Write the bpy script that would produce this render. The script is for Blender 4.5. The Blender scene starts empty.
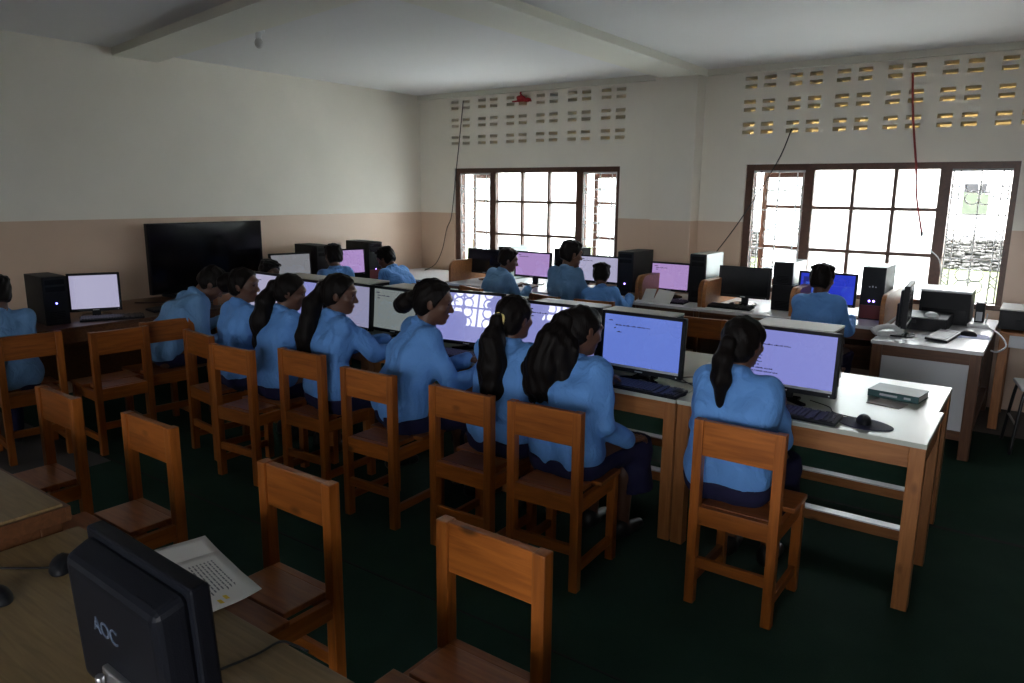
import bpy, bmesh, math, random
import numpy as np
from mathutils import Vector, Matrix, Euler
random.seed(7); np.random.seed(7)
sc = bpy.context.scene
COL = sc.collection
PI = math.pi
R = math.radians

# ------------------------------------------------------------------ materials
def new_mat(name):
    m = bpy.data.materials.new(name); m.use_nodes = True
    nt = m.node_tree
    return m, nt, nt.nodes['Principled BSDF']
def N(nt, t, **kw):
    n = nt.nodes.new(t)
    for k, v in kw.items(): setattr(n, k, v)
    return n
def pmat(name, col, rough=.5, metal=0., spec=.5, nscale=0, namt=.15, bscale=0, bstr=.2, stretch=(1, 1, 1), emis=None, estr=0, rand=0.):
    m, nt, b = new_mat(name)
    b.inputs['Base Color'].default_value = (*col, 1)
    b.inputs['Roughness'].default_value = rough
    b.inputs['Metallic'].default_value = metal
    b.inputs['Specular IOR Level'].default_value = spec
    tc = N(nt, 'ShaderNodeTexCoord'); mp = N(nt, 'ShaderNodeMapping'); mp.inputs['Scale'].default_value = stretch
    nt.links.new(tc.outputs['Object'], mp.inputs['Vector'])
    src = None
    if nscale:
        n = N(nt, 'ShaderNodeTexNoise'); n.inputs['Scale'].default_value = nscale; n.inputs['Detail'].default_value = 4
        nt.links.new(mp.outputs['Vector'], n.inputs['Vector'])
        mx = N(nt, 'ShaderNodeMix', data_type='RGBA')
        mx.inputs[6].default_value = (*[c*(1-namt) for c in col], 1)
        mx.inputs[7].default_value = (*[min(1, c*(1+namt)) for c in col], 1)
        nt.links.new(n.outputs['Fac'], mx.inputs[0]); src = mx.outputs[2]
        nt.links.new(src, b.inputs['Base Color'])
    if rand and src is not None:
        oi = N(nt, 'ShaderNodeObjectInfo'); mr = N(nt, 'ShaderNodeMapRange')
        mr.inputs[3].default_value = 1-rand; mr.inputs[4].default_value = 1+rand
        nt.links.new(oi.outputs['Random'], mr.inputs[0])
        hs = N(nt, 'ShaderNodeHueSaturation'); nt.links.new(src, hs.inputs['Color']); nt.links.new(mr.outputs[0], hs.inputs['Value'])
        nt.links.new(hs.outputs[0], b.inputs['Base Color'])
    if bscale:
        n2 = N(nt, 'ShaderNodeTexNoise'); n2.inputs['Scale'].default_value = bscale; n2.inputs['Detail'].default_value = 3
        nt.links.new(mp.outputs['Vector'], n2.inputs['Vector'])
        bp = N(nt, 'ShaderNodeBump'); bp.inputs['Strength'].default_value = bstr; bp.inputs['Distance'].default_value = .01 if bscale > 20 else .035; n2.inputs['Distortion'].default_value = 0 if bscale > 20 else .9
        nt.links.new(n2.outputs['Fac'], bp.inputs['Height']); nt.links.new(bp.outputs[0], b.inputs['Normal'])
    if emis:
        b.inputs['Emission Color'].default_value = (*emis, 1); b.inputs['Emission Strength'].default_value = estr
    return m
def wood(name, dark, light, stretch, rough=.4, knots=True, rand=.22):
    m, nt, b = new_mat(name)
    b.inputs['Roughness'].default_value = rough
    tc = N(nt, 'ShaderNodeTexCoord'); mp = N(nt, 'ShaderNodeMapping'); mp.inputs['Scale'].default_value = stretch
    oi = N(nt, 'ShaderNodeObjectInfo'); ad = N(nt, 'ShaderNodeVectorMath', operation='ADD'); sl = N(nt, 'ShaderNodeVectorMath', operation='SCALE')
    cb = N(nt, 'ShaderNodeCombineXYZ')
    for i in range(3): nt.links.new(oi.outputs['Random'], cb.inputs[i])
    nt.links.new(cb.outputs[0], sl.inputs[0]); sl.inputs['Scale'].default_value = 7.
    nt.links.new(tc.outputs['Object'], ad.inputs[0]); nt.links.new(sl.outputs[0], ad.inputs[1])
    nt.links.new(ad.outputs[0], mp.inputs['Vector'])
    n = N(nt, 'ShaderNodeTexNoise'); n.inputs['Scale'].default_value = 6; n.inputs['Detail'].default_value = 6; n.inputs['Distortion'].default_value = .6
    nt.links.new(mp.outputs['Vector'], n.inputs['Vector'])
    cr = N(nt, 'ShaderNodeValToRGB'); cr.color_ramp.elements[0].position = .3; cr.color_ramp.elements[0].color = (*dark, 1)
    cr.color_ramp.elements[1].position = .7; cr.color_ramp.elements[1].color = (*light, 1)
    nt.links.new(n.outputs['Fac'], cr.inputs[0]); src = cr.outputs[0]
    if knots:
        v = N(nt, 'ShaderNodeTexVoronoi'); v.inputs['Scale'].default_value = 4.5
        mp2 = N(nt, 'ShaderNodeMapping'); mp2.inputs['Scale'].default_value = tuple(.6 if s < 5 else 1.2 for s in stretch)
        nt.links.new(ad.outputs[0], mp2.inputs['Vector']); nt.links.new(mp2.outputs[0], v.inputs['Vector'])
        k = N(nt, 'ShaderNodeMapRange'); k.inputs[1].default_value = .04; k.inputs[2].default_value = .11; k.inputs[3].default_value = .25; k.inputs[4].default_value = 1
        nt.links.new(v.outputs['Distance'], k.inputs[0])
        mu = N(nt, 'ShaderNodeVectorMath', operation='SCALE'); nt.links.new(src, mu.inputs[0]); nt.links.new(k.outputs[0], mu.inputs['Scale']); src = mu.outputs[0]
    mr = N(nt, 'ShaderNodeMapRange'); mr.inputs[3].default_value = 1-rand; mr.inputs[4].default_value = 1+rand
    nt.links.new(oi.outputs['Random'], mr.inputs[0])
    hs = N(nt, 'ShaderNodeHueSaturation'); nt.links.new(src, hs.inputs['Color']); nt.links.new(mr.outputs[0], hs.inputs['Value'])
    nt.links.new(hs.outputs[0], b.inputs['Base Color'])
    bp = N(nt, 'ShaderNodeBump'); bp.inputs['Strength'].default_value = .12; bp.inputs['Distance'].default_value = .004
    nt.links.new(n.outputs['Fac'], bp.inputs['Height']); nt.links.new(bp.outputs[0], b.inputs['Normal'])
    return m

CW_D, CW_L = (.23, .062, .008), (.39, .115, .017)
M = {}
M['wood_v'] = wood('orange_wood_upright', CW_D, CW_L, (9, 9, .8))
M['wood_h'] = wood('orange_wood_across', CW_D, CW_L, (.8, 9, 9))
M['wood_y'] = wood('orange_wood_deep', CW_D, CW_L, (9, .8, 9))
M['seat_wood'] = wood('seat_wood', (.22, .065, .018), (.36, .12, .032), (.8, 9, 9), rough=.3)
M['desk_wood_v'] = wood('desk_wood_upright', (.27, .10, .03), (.42, .17, .055), (9, 9, .8))
M['desk_wood_h'] = wood('desk_wood_across', (.27, .10, .03), (.42, .17, .055), (.8, 9, 9))
M['brown_v'] = wood('brown_wood_upright', (.09, .034, .014), (.155, .062, .025), (9, 9, .8), knots=False)
M['brown_h'] = wood('brown_wood_across', (.09, .034, .014), (.155, .062, .025), (.8, 9, 9), knots=False)
M['frame_wood'] = wood('window_frame_wood', (.075, .032, .02), (.115, .05, .03), (5, 5, 5), knots=False, rand=.05)
M['laminate'] = pmat('pale_laminate', (.48, .50, .44), .28, nscale=3, namt=.08, rand=.03)
M['white_top'] = pmat('white_laminate', (.75, .76, .78), .25, nscale=4, namt=.04)
M['panel_white'] = pmat('white_panel', (.62, .64, .68), .5, nscale=2, namt=.05)
M['oak'] = wood('light_oak_laminate', (.17, .112, .05), (.26, .18, .085), (1., 12, 9), rough=.35, knots=False, rand=.03)
M['black'] = pmat('black_plastic', (.011, .012, .015), .5, spec=.2, nscale=30, namt=.2)
M['black_gloss'] = pmat('glossy_black_plastic', (.007, .007, .009), .22, spec=.25, nscale=5, namt=.1)
M['aoc_black'] = pmat('dark_grey_plastic', (.008, .009, .013), .4, spec=.15, nscale=30, namt=.15, bscale=400, bstr=.08)
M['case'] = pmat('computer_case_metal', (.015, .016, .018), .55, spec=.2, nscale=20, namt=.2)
M['case_top'] = pmat('grey_case_lid', (.52, .515, .50), .5, nscale=9, namt=.12)  # lid paler than the black case
M['case_white'] = pmat('pale_side_window_sheen', (.40, .455, .445), .25, nscale=3, namt=.05)  # greenish tint stands for the window reflected in the pier tower's side
M['red_plastic'] = pmat('dark_red_plastic', (.12, .01, .012), .35, nscale=5, namt=.1)
M['led_blue'] = pmat('blue_power_light', (.1, .1, .9), .3, emis=(.12, .12, 1.), estr=14)
M['led_purple'] = pmat('purple_power_light', (.4, .1, .9), .3, emis=(.35, .2, 1.), estr=12)
M['key'] = pmat('keycaps_black', (.02, .02, .023), .5, nscale=40, namt=.2)
M['key_white'] = pmat('keycaps_pale', (.62, .62, .64), .5, nscale=40, namt=.1)
M['pad'] = pmat('navy_mouse_mat', (.012, .013, .045), .75, nscale=60, namt=.2)
M['paper'] = pmat('paper', (.72, .72, .70), .7, nscale=6, namt=.04)
M['ink'] = pmat('ink', (.16, .17, .2), .7, nscale=9)
M['yellow_ink'] = pmat('yellow_marker', (.75, .55, .05), .7, nscale=9)
M['book'] = pmat('teal_book_cover', (.03, .085, .09), .45, nscale=12, namt=.3)
M['leaflet'] = pmat('grey_brown_leaflet', (.30, .27, .26), .6, nscale=9, namt=.2)
M['steel'] = pmat('bright_steel', (.5, .5, .52), .3, metal=.9, nscale=9)
M['black_metal'] = pmat('black_painted_metal', (.012, .012, .014), .35, nscale=9)
M['grille'] = pmat('white_painted_iron', (.78, .79, .8), .45, nscale=9, namt=.05)
M['cable_black'] = pmat('black_rubber', (.01, .01, .011), .5, nscale=9)
M['cable_white'] = pmat('white_rubber', (.7, .7, .7), .5, nscale=9)
M['cable_red'] = pmat('red_rubber', (.35, .05, .045), .5, nscale=9)
M['red_cloth'] = pmat('red_rag', (.35, .012, .02), .8, nscale=20, namt=.3)
M['white_plastic'] = pmat('white_plastic', (.7, .71, .72), .35, nscale=9, namt=.04)
M['tv_screen'] = pmat('tv_glass_off', (.003, .003, .004), .12, spec=.25, nscale=3, namt=.2)
M['screen_off'] = pmat('monitor_glass_off', (.008, .009, .011), .25, spec=.3, nscale=3, namt=.2)
M['skin'] = pmat('brown_skin', (.11, .050, .030), .5, nscale=14, namt=.12)
M['lip'] = pmat('lips', (.12, .04, .035), .45, nscale=20)
M['eye'] = pmat('eyes', (.03, .02, .018), .2, nscale=20)
M['shirt'] = pmat('sky_blue_cotton', (.125, .31, .70), .75, nscale=9, namt=.07, bscale=11, bstr=.75, stretch=(1, 1, .75), spec=.25)
M['shirt_b'] = pmat('greyer_blue_cotton', (.14, .29, .52), .75, nscale=9, namt=.07, bscale=11, bstr=.75, stretch=(1, 1, .75), spec=.25)
M['navy'] = pmat('navy_cloth', (.018, .018, .055), .85, nscale=14, namt=.2, bscale=30, bstr=.3, spec=.2)
M['shoe'] = pmat('black_shoe', (.012, .012, .013), .4, nscale=9)
M['tie'] = pmat('yellow_hair_tie', (.75, .60, .22), .6, nscale=30)
M['clip'] = pmat('shiny_hair_clip', (.75, .75, .78), .15, metal=.8, nscale=30)
def hair_mat():
    m, nt, b = new_mat('black_hair')
    tc = N(nt, 'ShaderNodeTexCoord'); mp = N(nt, 'ShaderNodeMapping'); mp.inputs['Scale'].default_value = (160, 160, 6)
    n = N(nt, 'ShaderNodeTexNoise'); n.inputs['Scale'].default_value = 1; n.inputs['Detail'].default_value = 3
    nt.links.new(tc.outputs['Object'], mp.inputs[0]); nt.links.new(mp.outputs[0], n.inputs['Vector'])
    cr = N(nt, 'ShaderNodeValToRGB'); cr.color_ramp.elements[0].color = (.004, .003, .003, 1); cr.color_ramp.elements[1].color = (.011, .008, .007, 1)
    nt.links.new(n.outputs['Fac'], cr.inputs[0]); nt.links.new(cr.outputs[0], b.inputs['Base Color'])
    bp = N(nt, 'ShaderNodeBump'); bp.inputs['Strength'].default_value = .5; bp.inputs['Distance'].default_value = .004
    nt.links.new(n.outputs['Fac'], bp.inputs['Height']); nt.links.new(bp.outputs[0], b.inputs['Normal'])
    b.inputs['Roughness'].default_value = .55; b.inputs['Specular IOR Level'].default_value = .12
    return m
M['hair'] = hair_mat()
def wall_mat(name):
    m, nt, b = new_mat(name)
    g = N(nt, 'ShaderNodeNewGeometry'); sx = N(nt, 'ShaderNodeSeparateXYZ'); nt.links.new(g.outputs['Position'], sx.inputs[0])
    gt = N(nt, 'ShaderNodeMath', operation='GREATER_THAN'); gt.inputs[1].default_value = 1.446; nt.links.new(sx.outputs[2], gt.inputs[0])
    n = N(nt, 'ShaderNodeTexNoise'); n.inputs['Scale'].default_value = 2.5; n.inputs['Detail'].default_value = 5; nt.links.new(g.outputs['Position'], n.inputs['Vector'])
    mr = N(nt, 'ShaderNodeMapRange'); mr.inputs[3].default_value = .93; mr.inputs[4].default_value = 1.05; nt.links.new(n.outputs['Fac'], mr.inputs[0])
    mx = N(nt, 'ShaderNodeMix', data_type='RGBA'); mx.inputs[6].default_value = (.66, .485, .36, 1); mx.inputs[7].default_value = (.83, .79, .70, 1)
    nt.links.new(gt.outputs[0], mx.inputs[0])
    sl = N(nt, 'ShaderNodeVectorMath', operation='SCALE'); nt.links.new(mx.outputs[2], sl.inputs[0]); nt.links.new(mr.outputs[0], sl.inputs['Scale'])
    nt.links.new(sl.outputs[0], b.inputs['Base Color'])
    rr = N(nt, 'ShaderNodeMapRange'); rr.inputs[3].default_value = .38; rr.inputs[4].default_value = .8; nt.links.new(gt.outputs[0], rr.inputs[0]); nt.links.new(rr.outputs[0], b.inputs['Roughness'])
    n3 = N(nt, 'ShaderNodeTexNoise'); n3.inputs['Scale'].default_value = 60; nt.links.new(g.outputs['Position'], n3.inputs['Vector'])
    bp = N(nt, 'ShaderNodeBump'); bp.inputs['Strength'].default_value = .06; nt.links.new(n3.outputs['Fac'], bp.inputs['Height']); nt.links.new(bp.outputs[0], b.inputs['Normal'])
    return m
M['wall'] = wall_mat('two_tone_wall_paint')
M['wall_dim'] = pmat('dark_unseen_wall', (.17, .14, .12), .8, nscale=2, namt=.08)  # unseen walls given a dark colour to cut bounce light
M['ceiling'] = pmat('white_ceiling_paint', (.74, .74, .73), .85, nscale=1.2, namt=.04)
M['beam'] = pmat('cream_beam_paint', (.74, .73, .64), .8, nscale=2, namt=.04)
M['concrete'] = pmat('grey_concrete', (.085, .083, .08), .7, nscale=5, namt=.25, bscale=40, bstr=.1)
M['carpet'] = pmat('dark_green_carpet', (.021, .050, .036), .95, nscale=3, namt=.3, bscale=260, bstr=.5, spec=.1)
M['carpet_edge'] = pmat('carpet_seam', (.01, .014, .013), .9, nscale=9, namt=.3)
M['out_wall'] = pmat('white_outside_plaster', (.80, .80, .80), .9, nscale=1, namt=.05)
M['apron'] = pmat('pale_bounce_ground', (.62, .62, .58), .9, nscale=2, namt=.1)  # pale ground added to bounce daylight up to the ceiling
M['rear_wall'] = pmat('grey_plaster', (.55, .55, .55), .9, nscale=1, namt=.08)
M['grass'] = pmat('sunlit_grass', (.055, .072, .028), .95, nscale=3, namt=.3, bscale=60, bstr=.6)
M['leaves'] = pmat('bush_leaves', (.036, .048, .030), .8, nscale=5, namt=.5)
M['dark_glass'] = pmat('dark_window_pane', (.006, .007, .010), .3, nscale=2)
def stone_mat():
    m, nt, b = new_mat('rubble_stone')
    tc = N(nt, 'ShaderNodeTexCoord'); mp = N(nt, 'ShaderNodeMapping'); mp.inputs['Scale'].default_value = (1, 1, 1.8)
    nt.links.new(tc.outputs['Object'], mp.inputs[0])
    v = N(nt, 'ShaderNodeTexVoronoi'); v.inputs['Scale'].default_value = 6; nt.links.new(mp.outputs[0], v.inputs['Vector'])
    v2 = N(nt, 'ShaderNodeTexVoronoi', feature='DISTANCE_TO_EDGE'); v2.inputs['Scale'].default_value = 6; nt.links.new(mp.outputs[0], v2.inputs['Vector'])
    cr = N(nt, 'ShaderNodeValToRGB'); cr.color_ramp.elements[0].color = (.018, .018, .018, 1); cr.color_ramp.elements[1].color = (.075, .074, .072, 1)
    sp = N(nt, 'ShaderNodeSeparateColor'); nt.links.new(v.outputs['Color'], sp.inputs[0]); nt.links.new(sp.outputs[0], cr.inputs[0])
    lt = N(nt, 'ShaderNodeMapRange'); lt.inputs[1].default_value = .0; lt.inputs[2].default_value = .07; nt.links.new(v2.outputs['Distance'], lt.inputs[0])
    mx = N(nt, 'ShaderNodeMix', data_type='RGBA'); mx.inputs[6].default_value = (.008, .008, .007, 1)
    nt.links.new(lt.outputs[0], mx.inputs[0]); nt.links.new(cr.outputs[0], mx.inputs[7]); nt.links.new(mx.outputs[2], b.inputs['Base Color'])
    b.inputs['Roughness'].default_value = .9
    return m
M['stone'] = stone_mat()
M['vent_glow'] = pmat('added_glow_sheet', (.62, .52, .33), .8, nscale=9, namt=.4)  # sheet added behind the vents for a soft tan glow
def make_translucent(m, f):
    nt = m.node_tree; b = nt.nodes['Principled BSDF']; out = nt.nodes['Material Output']
    tl = N(nt, 'ShaderNodeBsdfTranslucent'); mx = N(nt, 'ShaderNodeMixShader'); mx.inputs[0].default_value = f
    src = b.inputs['Base Color'].links[0].from_socket
    hs = N(nt, 'ShaderNodeHueSaturation'); hs.inputs['Value'].default_value = .75; nt.links.new(src, hs.inputs['Color']); nt.links.new(hs.outputs[0], tl.inputs[0])
    nt.links.new(b.outputs[0], mx.inputs[1]); nt.links.new(tl.outputs[0], mx.inputs[2]); nt.links.new(mx.outputs[0], out.inputs[0])
make_translucent(M['vent_glow'], .5)
def glass_mat(name, haze):
    m = bpy.data.materials.new(name); m.use_nodes = True; nt = m.node_tree; nt.nodes.clear()
    out = N(nt, 'ShaderNodeOutputMaterial'); tr = N(nt, 'ShaderNodeBsdfTransparent'); tl = N(nt, 'ShaderNodeBsdfTranslucent'); gl = N(nt, 'ShaderNodeBsdfGlossy')
    tr.inputs[0].default_value = (.95, .97, .97, 1); tl.inputs[0].default_value = (.9, .95, .97, 1); gl.inputs['Roughness'].default_value = .05
    n = N(nt, 'ShaderNodeTexNoise'); n.inputs['Scale'].default_value = 3; tc = N(nt, 'ShaderNodeTexCoord'); nt.links.new(tc.outputs['Object'], n.inputs['Vector'])
    mr = N(nt, 'ShaderNodeMapRange'); mr.inputs[3].default_value = haze*.8; mr.inputs[4].default_value = haze*1.2; nt.links.new(n.outputs['Fac'], mr.inputs[0])
    m1 = N(nt, 'ShaderNodeMixShader'); nt.links.new(mr.outputs[0], m1.inputs[0]); nt.links.new(tr.outputs[0], m1.inputs[1]); nt.links.new(tl.outputs[0], m1.inputs[2])
    m2 = N(nt, 'ShaderNodeMixShader'); m2.inputs[0].default_value = .05; nt.links.new(m1.outputs[0], m2.inputs[1]); nt.links.new(gl.outputs[0], m2.inputs[2])
    nt.links.new(m2.outputs[0], out.inputs[0])
    return m
M['bulb_glass'] = pmat('pale_bulb_glass', (.62, .62, .60), .12, nscale=9, namt=.05)
M['frosted'] = glass_mat('hazy_window_glass', .6)
M['clear'] = glass_mat('clear_window_glass', .08)
SCR = {}
def screen_mat(col, s):
    key = (col, s)
    if key not in SCR:
        SCR[key] = mm = pmat('lit_screen_%d' % len(SCR), (.02, .02, .03), .25, spec=.3, emis=col, estr=s)
        bb = mm.node_tree.nodes['Principled BSDF']; bb.inputs['Coat Weight'].default_value = 1; bb.inputs['Coat IOR'].default_value = 1.6; bb.inputs['Coat Roughness'].default_value = .01
    return SCR[key]
M['text'] = pmat('screen_letters', (.01, .01, .02), .3, nscale=5, emis=(.03, .03, .09), estr=.3)
M['badge'] = pmat('pale_badge', (.45, .47, .5), .4, nscale=9)
M['logo'] = pmat('raised_letters', (.10, .13, .19), .3, nscale=9)

# ------------------------------------------------------------------ mesh building
class MB:
    def __init__(s): s.bm = bmesh.new()
    def _add(s, verts, mi, bev=0, seg=2, M4=None):
        if M4 is not None: bmesh.ops.transform(s.bm, matrix=M4, verts=verts)
        fs = {f for v in verts for f in v.link_faces}
        for f in fs: f.material_index = mi
        if bev:
            es = list({e for v in verts for e in v.link_edges})
            r = bmesh.ops.bevel(s.bm, geom=es, offset=bev, segments=seg, profile=.6, affect='EDGES', clamp_overlap=True)
            for f in r['faces']: f.material_index = mi
        return s
    def box(s, x0, x1, y0, y1, z0, z1, mi=0, bev=0, seg=2, M4=None):
        r = bmesh.ops.create_cube(s.bm, size=1)
        T = Matrix.Translation(((x0+x1)/2, (y0+y1)/2, (z0+z1)/2)) @ Matrix.Diagonal((abs(x1-x0), abs(y1-y0), abs(z1-z0), 1))
        bmesh.ops.transform(s.bm, matrix=T, verts=r['verts'])
        return s._add(r['verts'], mi, bev, seg, M4)
    def cyl(s, c, r, h, mi=0, seg=20, r2=None, M4=None, bev=0):
        q = bmesh.ops.create_cone(s.bm, cap_ends=True, segments=seg, radius1=r, radius2=r if r2 is None else r2, depth=h)
        bmesh.ops.transform(s.bm, matrix=Matrix.Translation(c), verts=q['verts'])
        return s._add(q['verts'], mi, bev, 2, M4)
    def ball(s, c, r, mi=0, scale=(1, 1, 1), seg=20, M4=None):
        q = bmesh.ops.create_uvsphere(s.bm, u_segments=seg, v_segments=max(6, seg//2), radius=r)
        bmesh.ops.transform(s.bm, matrix=Matrix.Translation(c) @ Matrix.Diagonal((*scale, 1)), verts=q['verts'])
        return s._add(q['verts'], mi, 0, 2, M4)
    def prism(s, poly, t, M4=None, mi=0, bev=0):
        # polygon in local xy, extruded along z from 0 to t
        vs = [s.bm.verts.new((x, y, 0)) for x, y in poly]
        f = s.bm.faces.new(vs)
        e = bmesh.ops.extrude_face_region(s.bm, geom=[f])
        nv = [g for g in e['geom'] if isinstance(g, bmesh.types.BMVert)]
        bmesh.ops.translate(s.bm, verts=nv, vec=(0, 0, t))
        allv = vs + nv
        bmesh.ops.recalc_face_normals(s.bm, faces=list({f for v in allv for f in v.link_faces}))
        return s._add(allv, mi, bev, 2, M4)
    def tube(s, pts, r, mi=0, seg=8, smooth=True, closed=False):
        P = [Vector(p) for p in pts]
        if smooth and len(P) > 2:
            Q = []
            n = len(P)
            rng = range(n if closed else n-1)
            for i in rng:
                p0, p1, p2, p3 = (P[(i-1) % n], P[i], P[(i+1) % n], P[(i+2) % n]) if closed else (P[max(i-1, 0)], P[i], P[i+1], P[min(i+2, n-1)])
                for k in range(6):
                    t = k/6
                    Q.append(.5*((2*p1)+(-p0+p2)*t+(2*p0-5*p1+4*p2-p3)*t*t+(-p0+3*p1-3*p2+p3)*t**3))
            if not closed: Q.append(P[-1])
            P = Q
        rs = r if callable(r) else (lambda t: r)
        rings = []
        n = len(P)
        for i in range(n):
            a = P[(i-1) % n] if closed else P[max(i-1, 0)]; b = P[(i+1) % n] if closed else P[min(i+1, n-1)]
            d = (b-a)
            d = d.normalized() if d.length > 1e-9 else Vector((0, 0, 1))
            u = d.cross(Vector((0, 0, 1)))
            if u.length < .05: u = d.cross(Vector((1, 0, 0)))
            u.normalize(); w = d.cross(u)
            rr = rs(i/max(1, n-1))
            rings.append([s.bm.verts.new(P[i]+u*rr*math.cos(2*PI*k/seg)+w*rr*math.sin(2*PI*k/seg)) for k in range(seg)])
        m = n if closed else n-1
        for i in range(m):
            A, B = rings[i], rings[(i+1) % n]
            for k in range(seg):
                f = s.bm.faces.new((A[k], A[(k+1) % seg], B[(k+1) % seg], B[k])); f.material_index = mi; f.smooth = True
        if not closed:
            for q in (rings[0], rings[-1]):
                f = s.bm.faces.new(q); f.material_index = mi
        return s
    def quad(s, a, b, c, d, mi=0):
        f = s.bm.faces.new([s.bm.verts.new(p) for p in (a, b, c, d)]); f.material_index = mi; return s
    def build(s, name, mats, parent=None, smooth=False):
        me = bpy.data.meshes.new(name)
        bmesh.ops.recalc_face_normals(s.bm, faces=s.bm.faces)
        s.bm.to_mesh(me); s.bm.free()
        for m in (mats if isinstance(mats, (list, tuple)) else [mats]): me.materials.append(M[m] if isinstance(m, str) else m)
        if smooth:
            for p in me.polygons: p.use_smooth = True
        o = bpy.data.objects.new(name, me); COL.objects.link(o)
        if parent: o.parent = parent
        return o
def tag(o, label=None, cat=None, group=None, kind=None):
    if label: o['label'] = label
    if cat: o['category'] = cat
    if group: o['group'] = group
    if kind: o['kind'] = kind
    return o
def thing(name, label, cat, loc=(0, 0, 0), rotz=0, group=None):
    o = bpy.data.objects.new(name, None); COL.objects.link(o); o.empty_display_size = .1
    o.location = loc; o.rotation_euler = (0, 0, R(rotz))
    return tag(o, label, cat, group)
def struct(mb, name, mats, label=None, **k):
    o = mb.build(name, mats, **k); o['kind'] = 'structure'
    if label: o['label'] = label
    return o
def copy_tree(o, parent=None):
    c = o.copy(); COL.objects.link(c)
    if parent: c.parent = parent
    for ch in list(o.children): copy_tree(ch, c)
    return c
def place(proto, used, loc, rotz, label, group=None):
    o = copy_tree(proto) if used else proto
    o.location = loc; o.rotation_euler = (0, 0, R(rotz)); o['label'] = label
    if group: o['group'] = group
    return o
def at(mb, T):
    bmesh.ops.transform(mb.bm, matrix=T, verts=mb.bm.verts); return mb

# ------------------------------------------------------------------ camera
CAM = Vector((5.298, -5.682, 1.710)); FPX = 737.97
yaw, tilt, roll = R(35.845), R(11.472), R(.551)
fw = Vector((-math.sin(yaw)*math.cos(tilt), math.cos(yaw)*math.cos(tilt), -math.sin(tilt)))
rt = Vector((math.cos(yaw), math.sin(yaw), 0)); up = rt.cross(fw)
rt, up = math.cos(roll)*rt+math.sin(roll)*up, math.cos(roll)*up-math.sin(roll)*rt
cd = bpy.data.cameras.new('camera'); cam = bpy.data.objects.new('camera', cd); COL.objects.link(cam)
cd.sensor_width = 36; cd.lens = FPX*36/1024; cd.clip_start = .05; cd.clip_end = 200
cam.matrix_world = Matrix.Translation(CAM) @ Matrix((rt, up, -fw)).transposed().to_4x4()
sc.camera = cam

# ------------------------------------------------------------------ room shell
XL, XR, YW, YB, ZC = -1.27, 7.0, 1.40, -7.3, 2.862
def holed_wall(rects, u0, u1, z0, z1, thick, axis, pos):
    """wall slab in the (u,z) plane with rectangular openings; inner face at pos, outer face at pos+thick"""
    us = sorted({u0, u1, *[r[0] for r in rects], *[r[1] for r in rects]}); zs = sorted({z0, z1, *[r[2] for r in rects], *[r[3] for r in rects]})
    def hole(i, j):
        if i < 0 or j < 0 or i >= len(us)-1 or j >= len(zs)-1: return True
        cu, cz = (us[i]+us[i+1])/2, (zs[j]+zs[j+1])/2
        return any(r[0] < cu < r[1] and r[2] < cz < r[3] for r in rects)
    mb = MB(); V = {}
    def v(i, j, s):
        k = (i, j, s)
        if k not in V:
            p = pos+thick*s
            V[k] = mb.bm.verts.new((us[i], p, zs[j]) if axis == 'y' else (p, us[i], zs[j]))
        return V[k]
    for i in range(len(us)-1):
        for j in range(len(zs)-1):
            if hole(i, j): continue
            for s in (0, 1): mb.bm.faces.new((v(i, j, s), v(i+1, j, s), v(i+1, j+1, s), v(i, j+1, s)))
            for di, dj, a, b in ((-1, 0, (i, j), (i, j+1)), (1, 0, (i+1, j), (i+1, j+1)), (0, -1, (i, j), (i+1, j)), (0, 1, (i, j+1), (i+1, j+1))):
                if hole(i+di, j+dj): mb.bm.faces.new((v(*a, 0), v(*b, 0), v(*b, 1), v(*a, 1)))
    return mb
W1 = (-.718, 1.554, .80, 1.982); W2 = (2.885, 5.040, .80, 1.982)
vents = []
for x0 in [-.752+.4125*k for k in range(6)] + [2.826+.40*k for k in range(6)]:
    for dx in (0, .172):
        for zc in (2.684, 2.478, 2.276):
            for dz in (.052, -.018):
                vents.append((x0+dx, x0+dx+.110, zc+dz, zc+dz+.036))
struct(holed_wall([W1, W2]+vents, XL-.2, XR+.2, 0, ZC+.3, .22, 'y', YW), 'wall_back', 'wall')
struct(holed_wall([], YB-.2, YW, 0, ZC+.3, -.22, 'x', XL), 'wall_left', 'wall')
BW = [(-.10, .90, .92, 1.56), (3.9, 5.3, .75, 2.4), (5.45, 6.85, .75, 2.4)]
struct(holed_wall(BW, XL-.2, XR+.2, 0, ZC+.3, -.22, 'y', YB), 'wall_front', 'wall_dim')
DR = (-4.05, -3.25, .0, 2.1)
struct(holed_wall([], YB-.2, YW, 0, ZC+.3, .22, 'x', XR), 'wall_right', 'wall_dim')

struct(MB().box(XL-.2, XR+.2, YB-.2, YW+.2, ZC, ZC+.15), 'ceiling', 'ceiling')
struct(MB().box(XL-.2, XR+.2, YB-.2, YW+.2, -.12, -.004), 'floor', 'concrete')
# beams, cornice, column
struct(MB().box(2.05, 2.47, YB, YW, ZC-.065, ZC+.01, bev=.006), 'trim_1', 'beam', 'shallow cream ceiling beam running to the window wall')
struct(MB().prism([(XL-.02, -2.36), (2.06, -2.90), (2.06, -2.50), (XL-.02, -1.96)], .075, Matrix.Translation((0, 0, ZC-.065))), 'trim_2', 'beam', 'shallow ceiling beam running across from the left wall')
mb = MB(); mb.box(XL, 2.01, YW-.045, YW, ZC-.055, ZC+.005); mb.box(2.45, XR, YW-.045, YW, ZC-.055, ZC+.005)
struct(mb, 'trim_3', 'beam', 'low cornice along the top of the window wall')
struct(MB().box(2.01, 2.445, YW-.20, YW+.01, 0, ZC, bev=.008), 'column', 'wall', 'square pier between the two windows')
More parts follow.
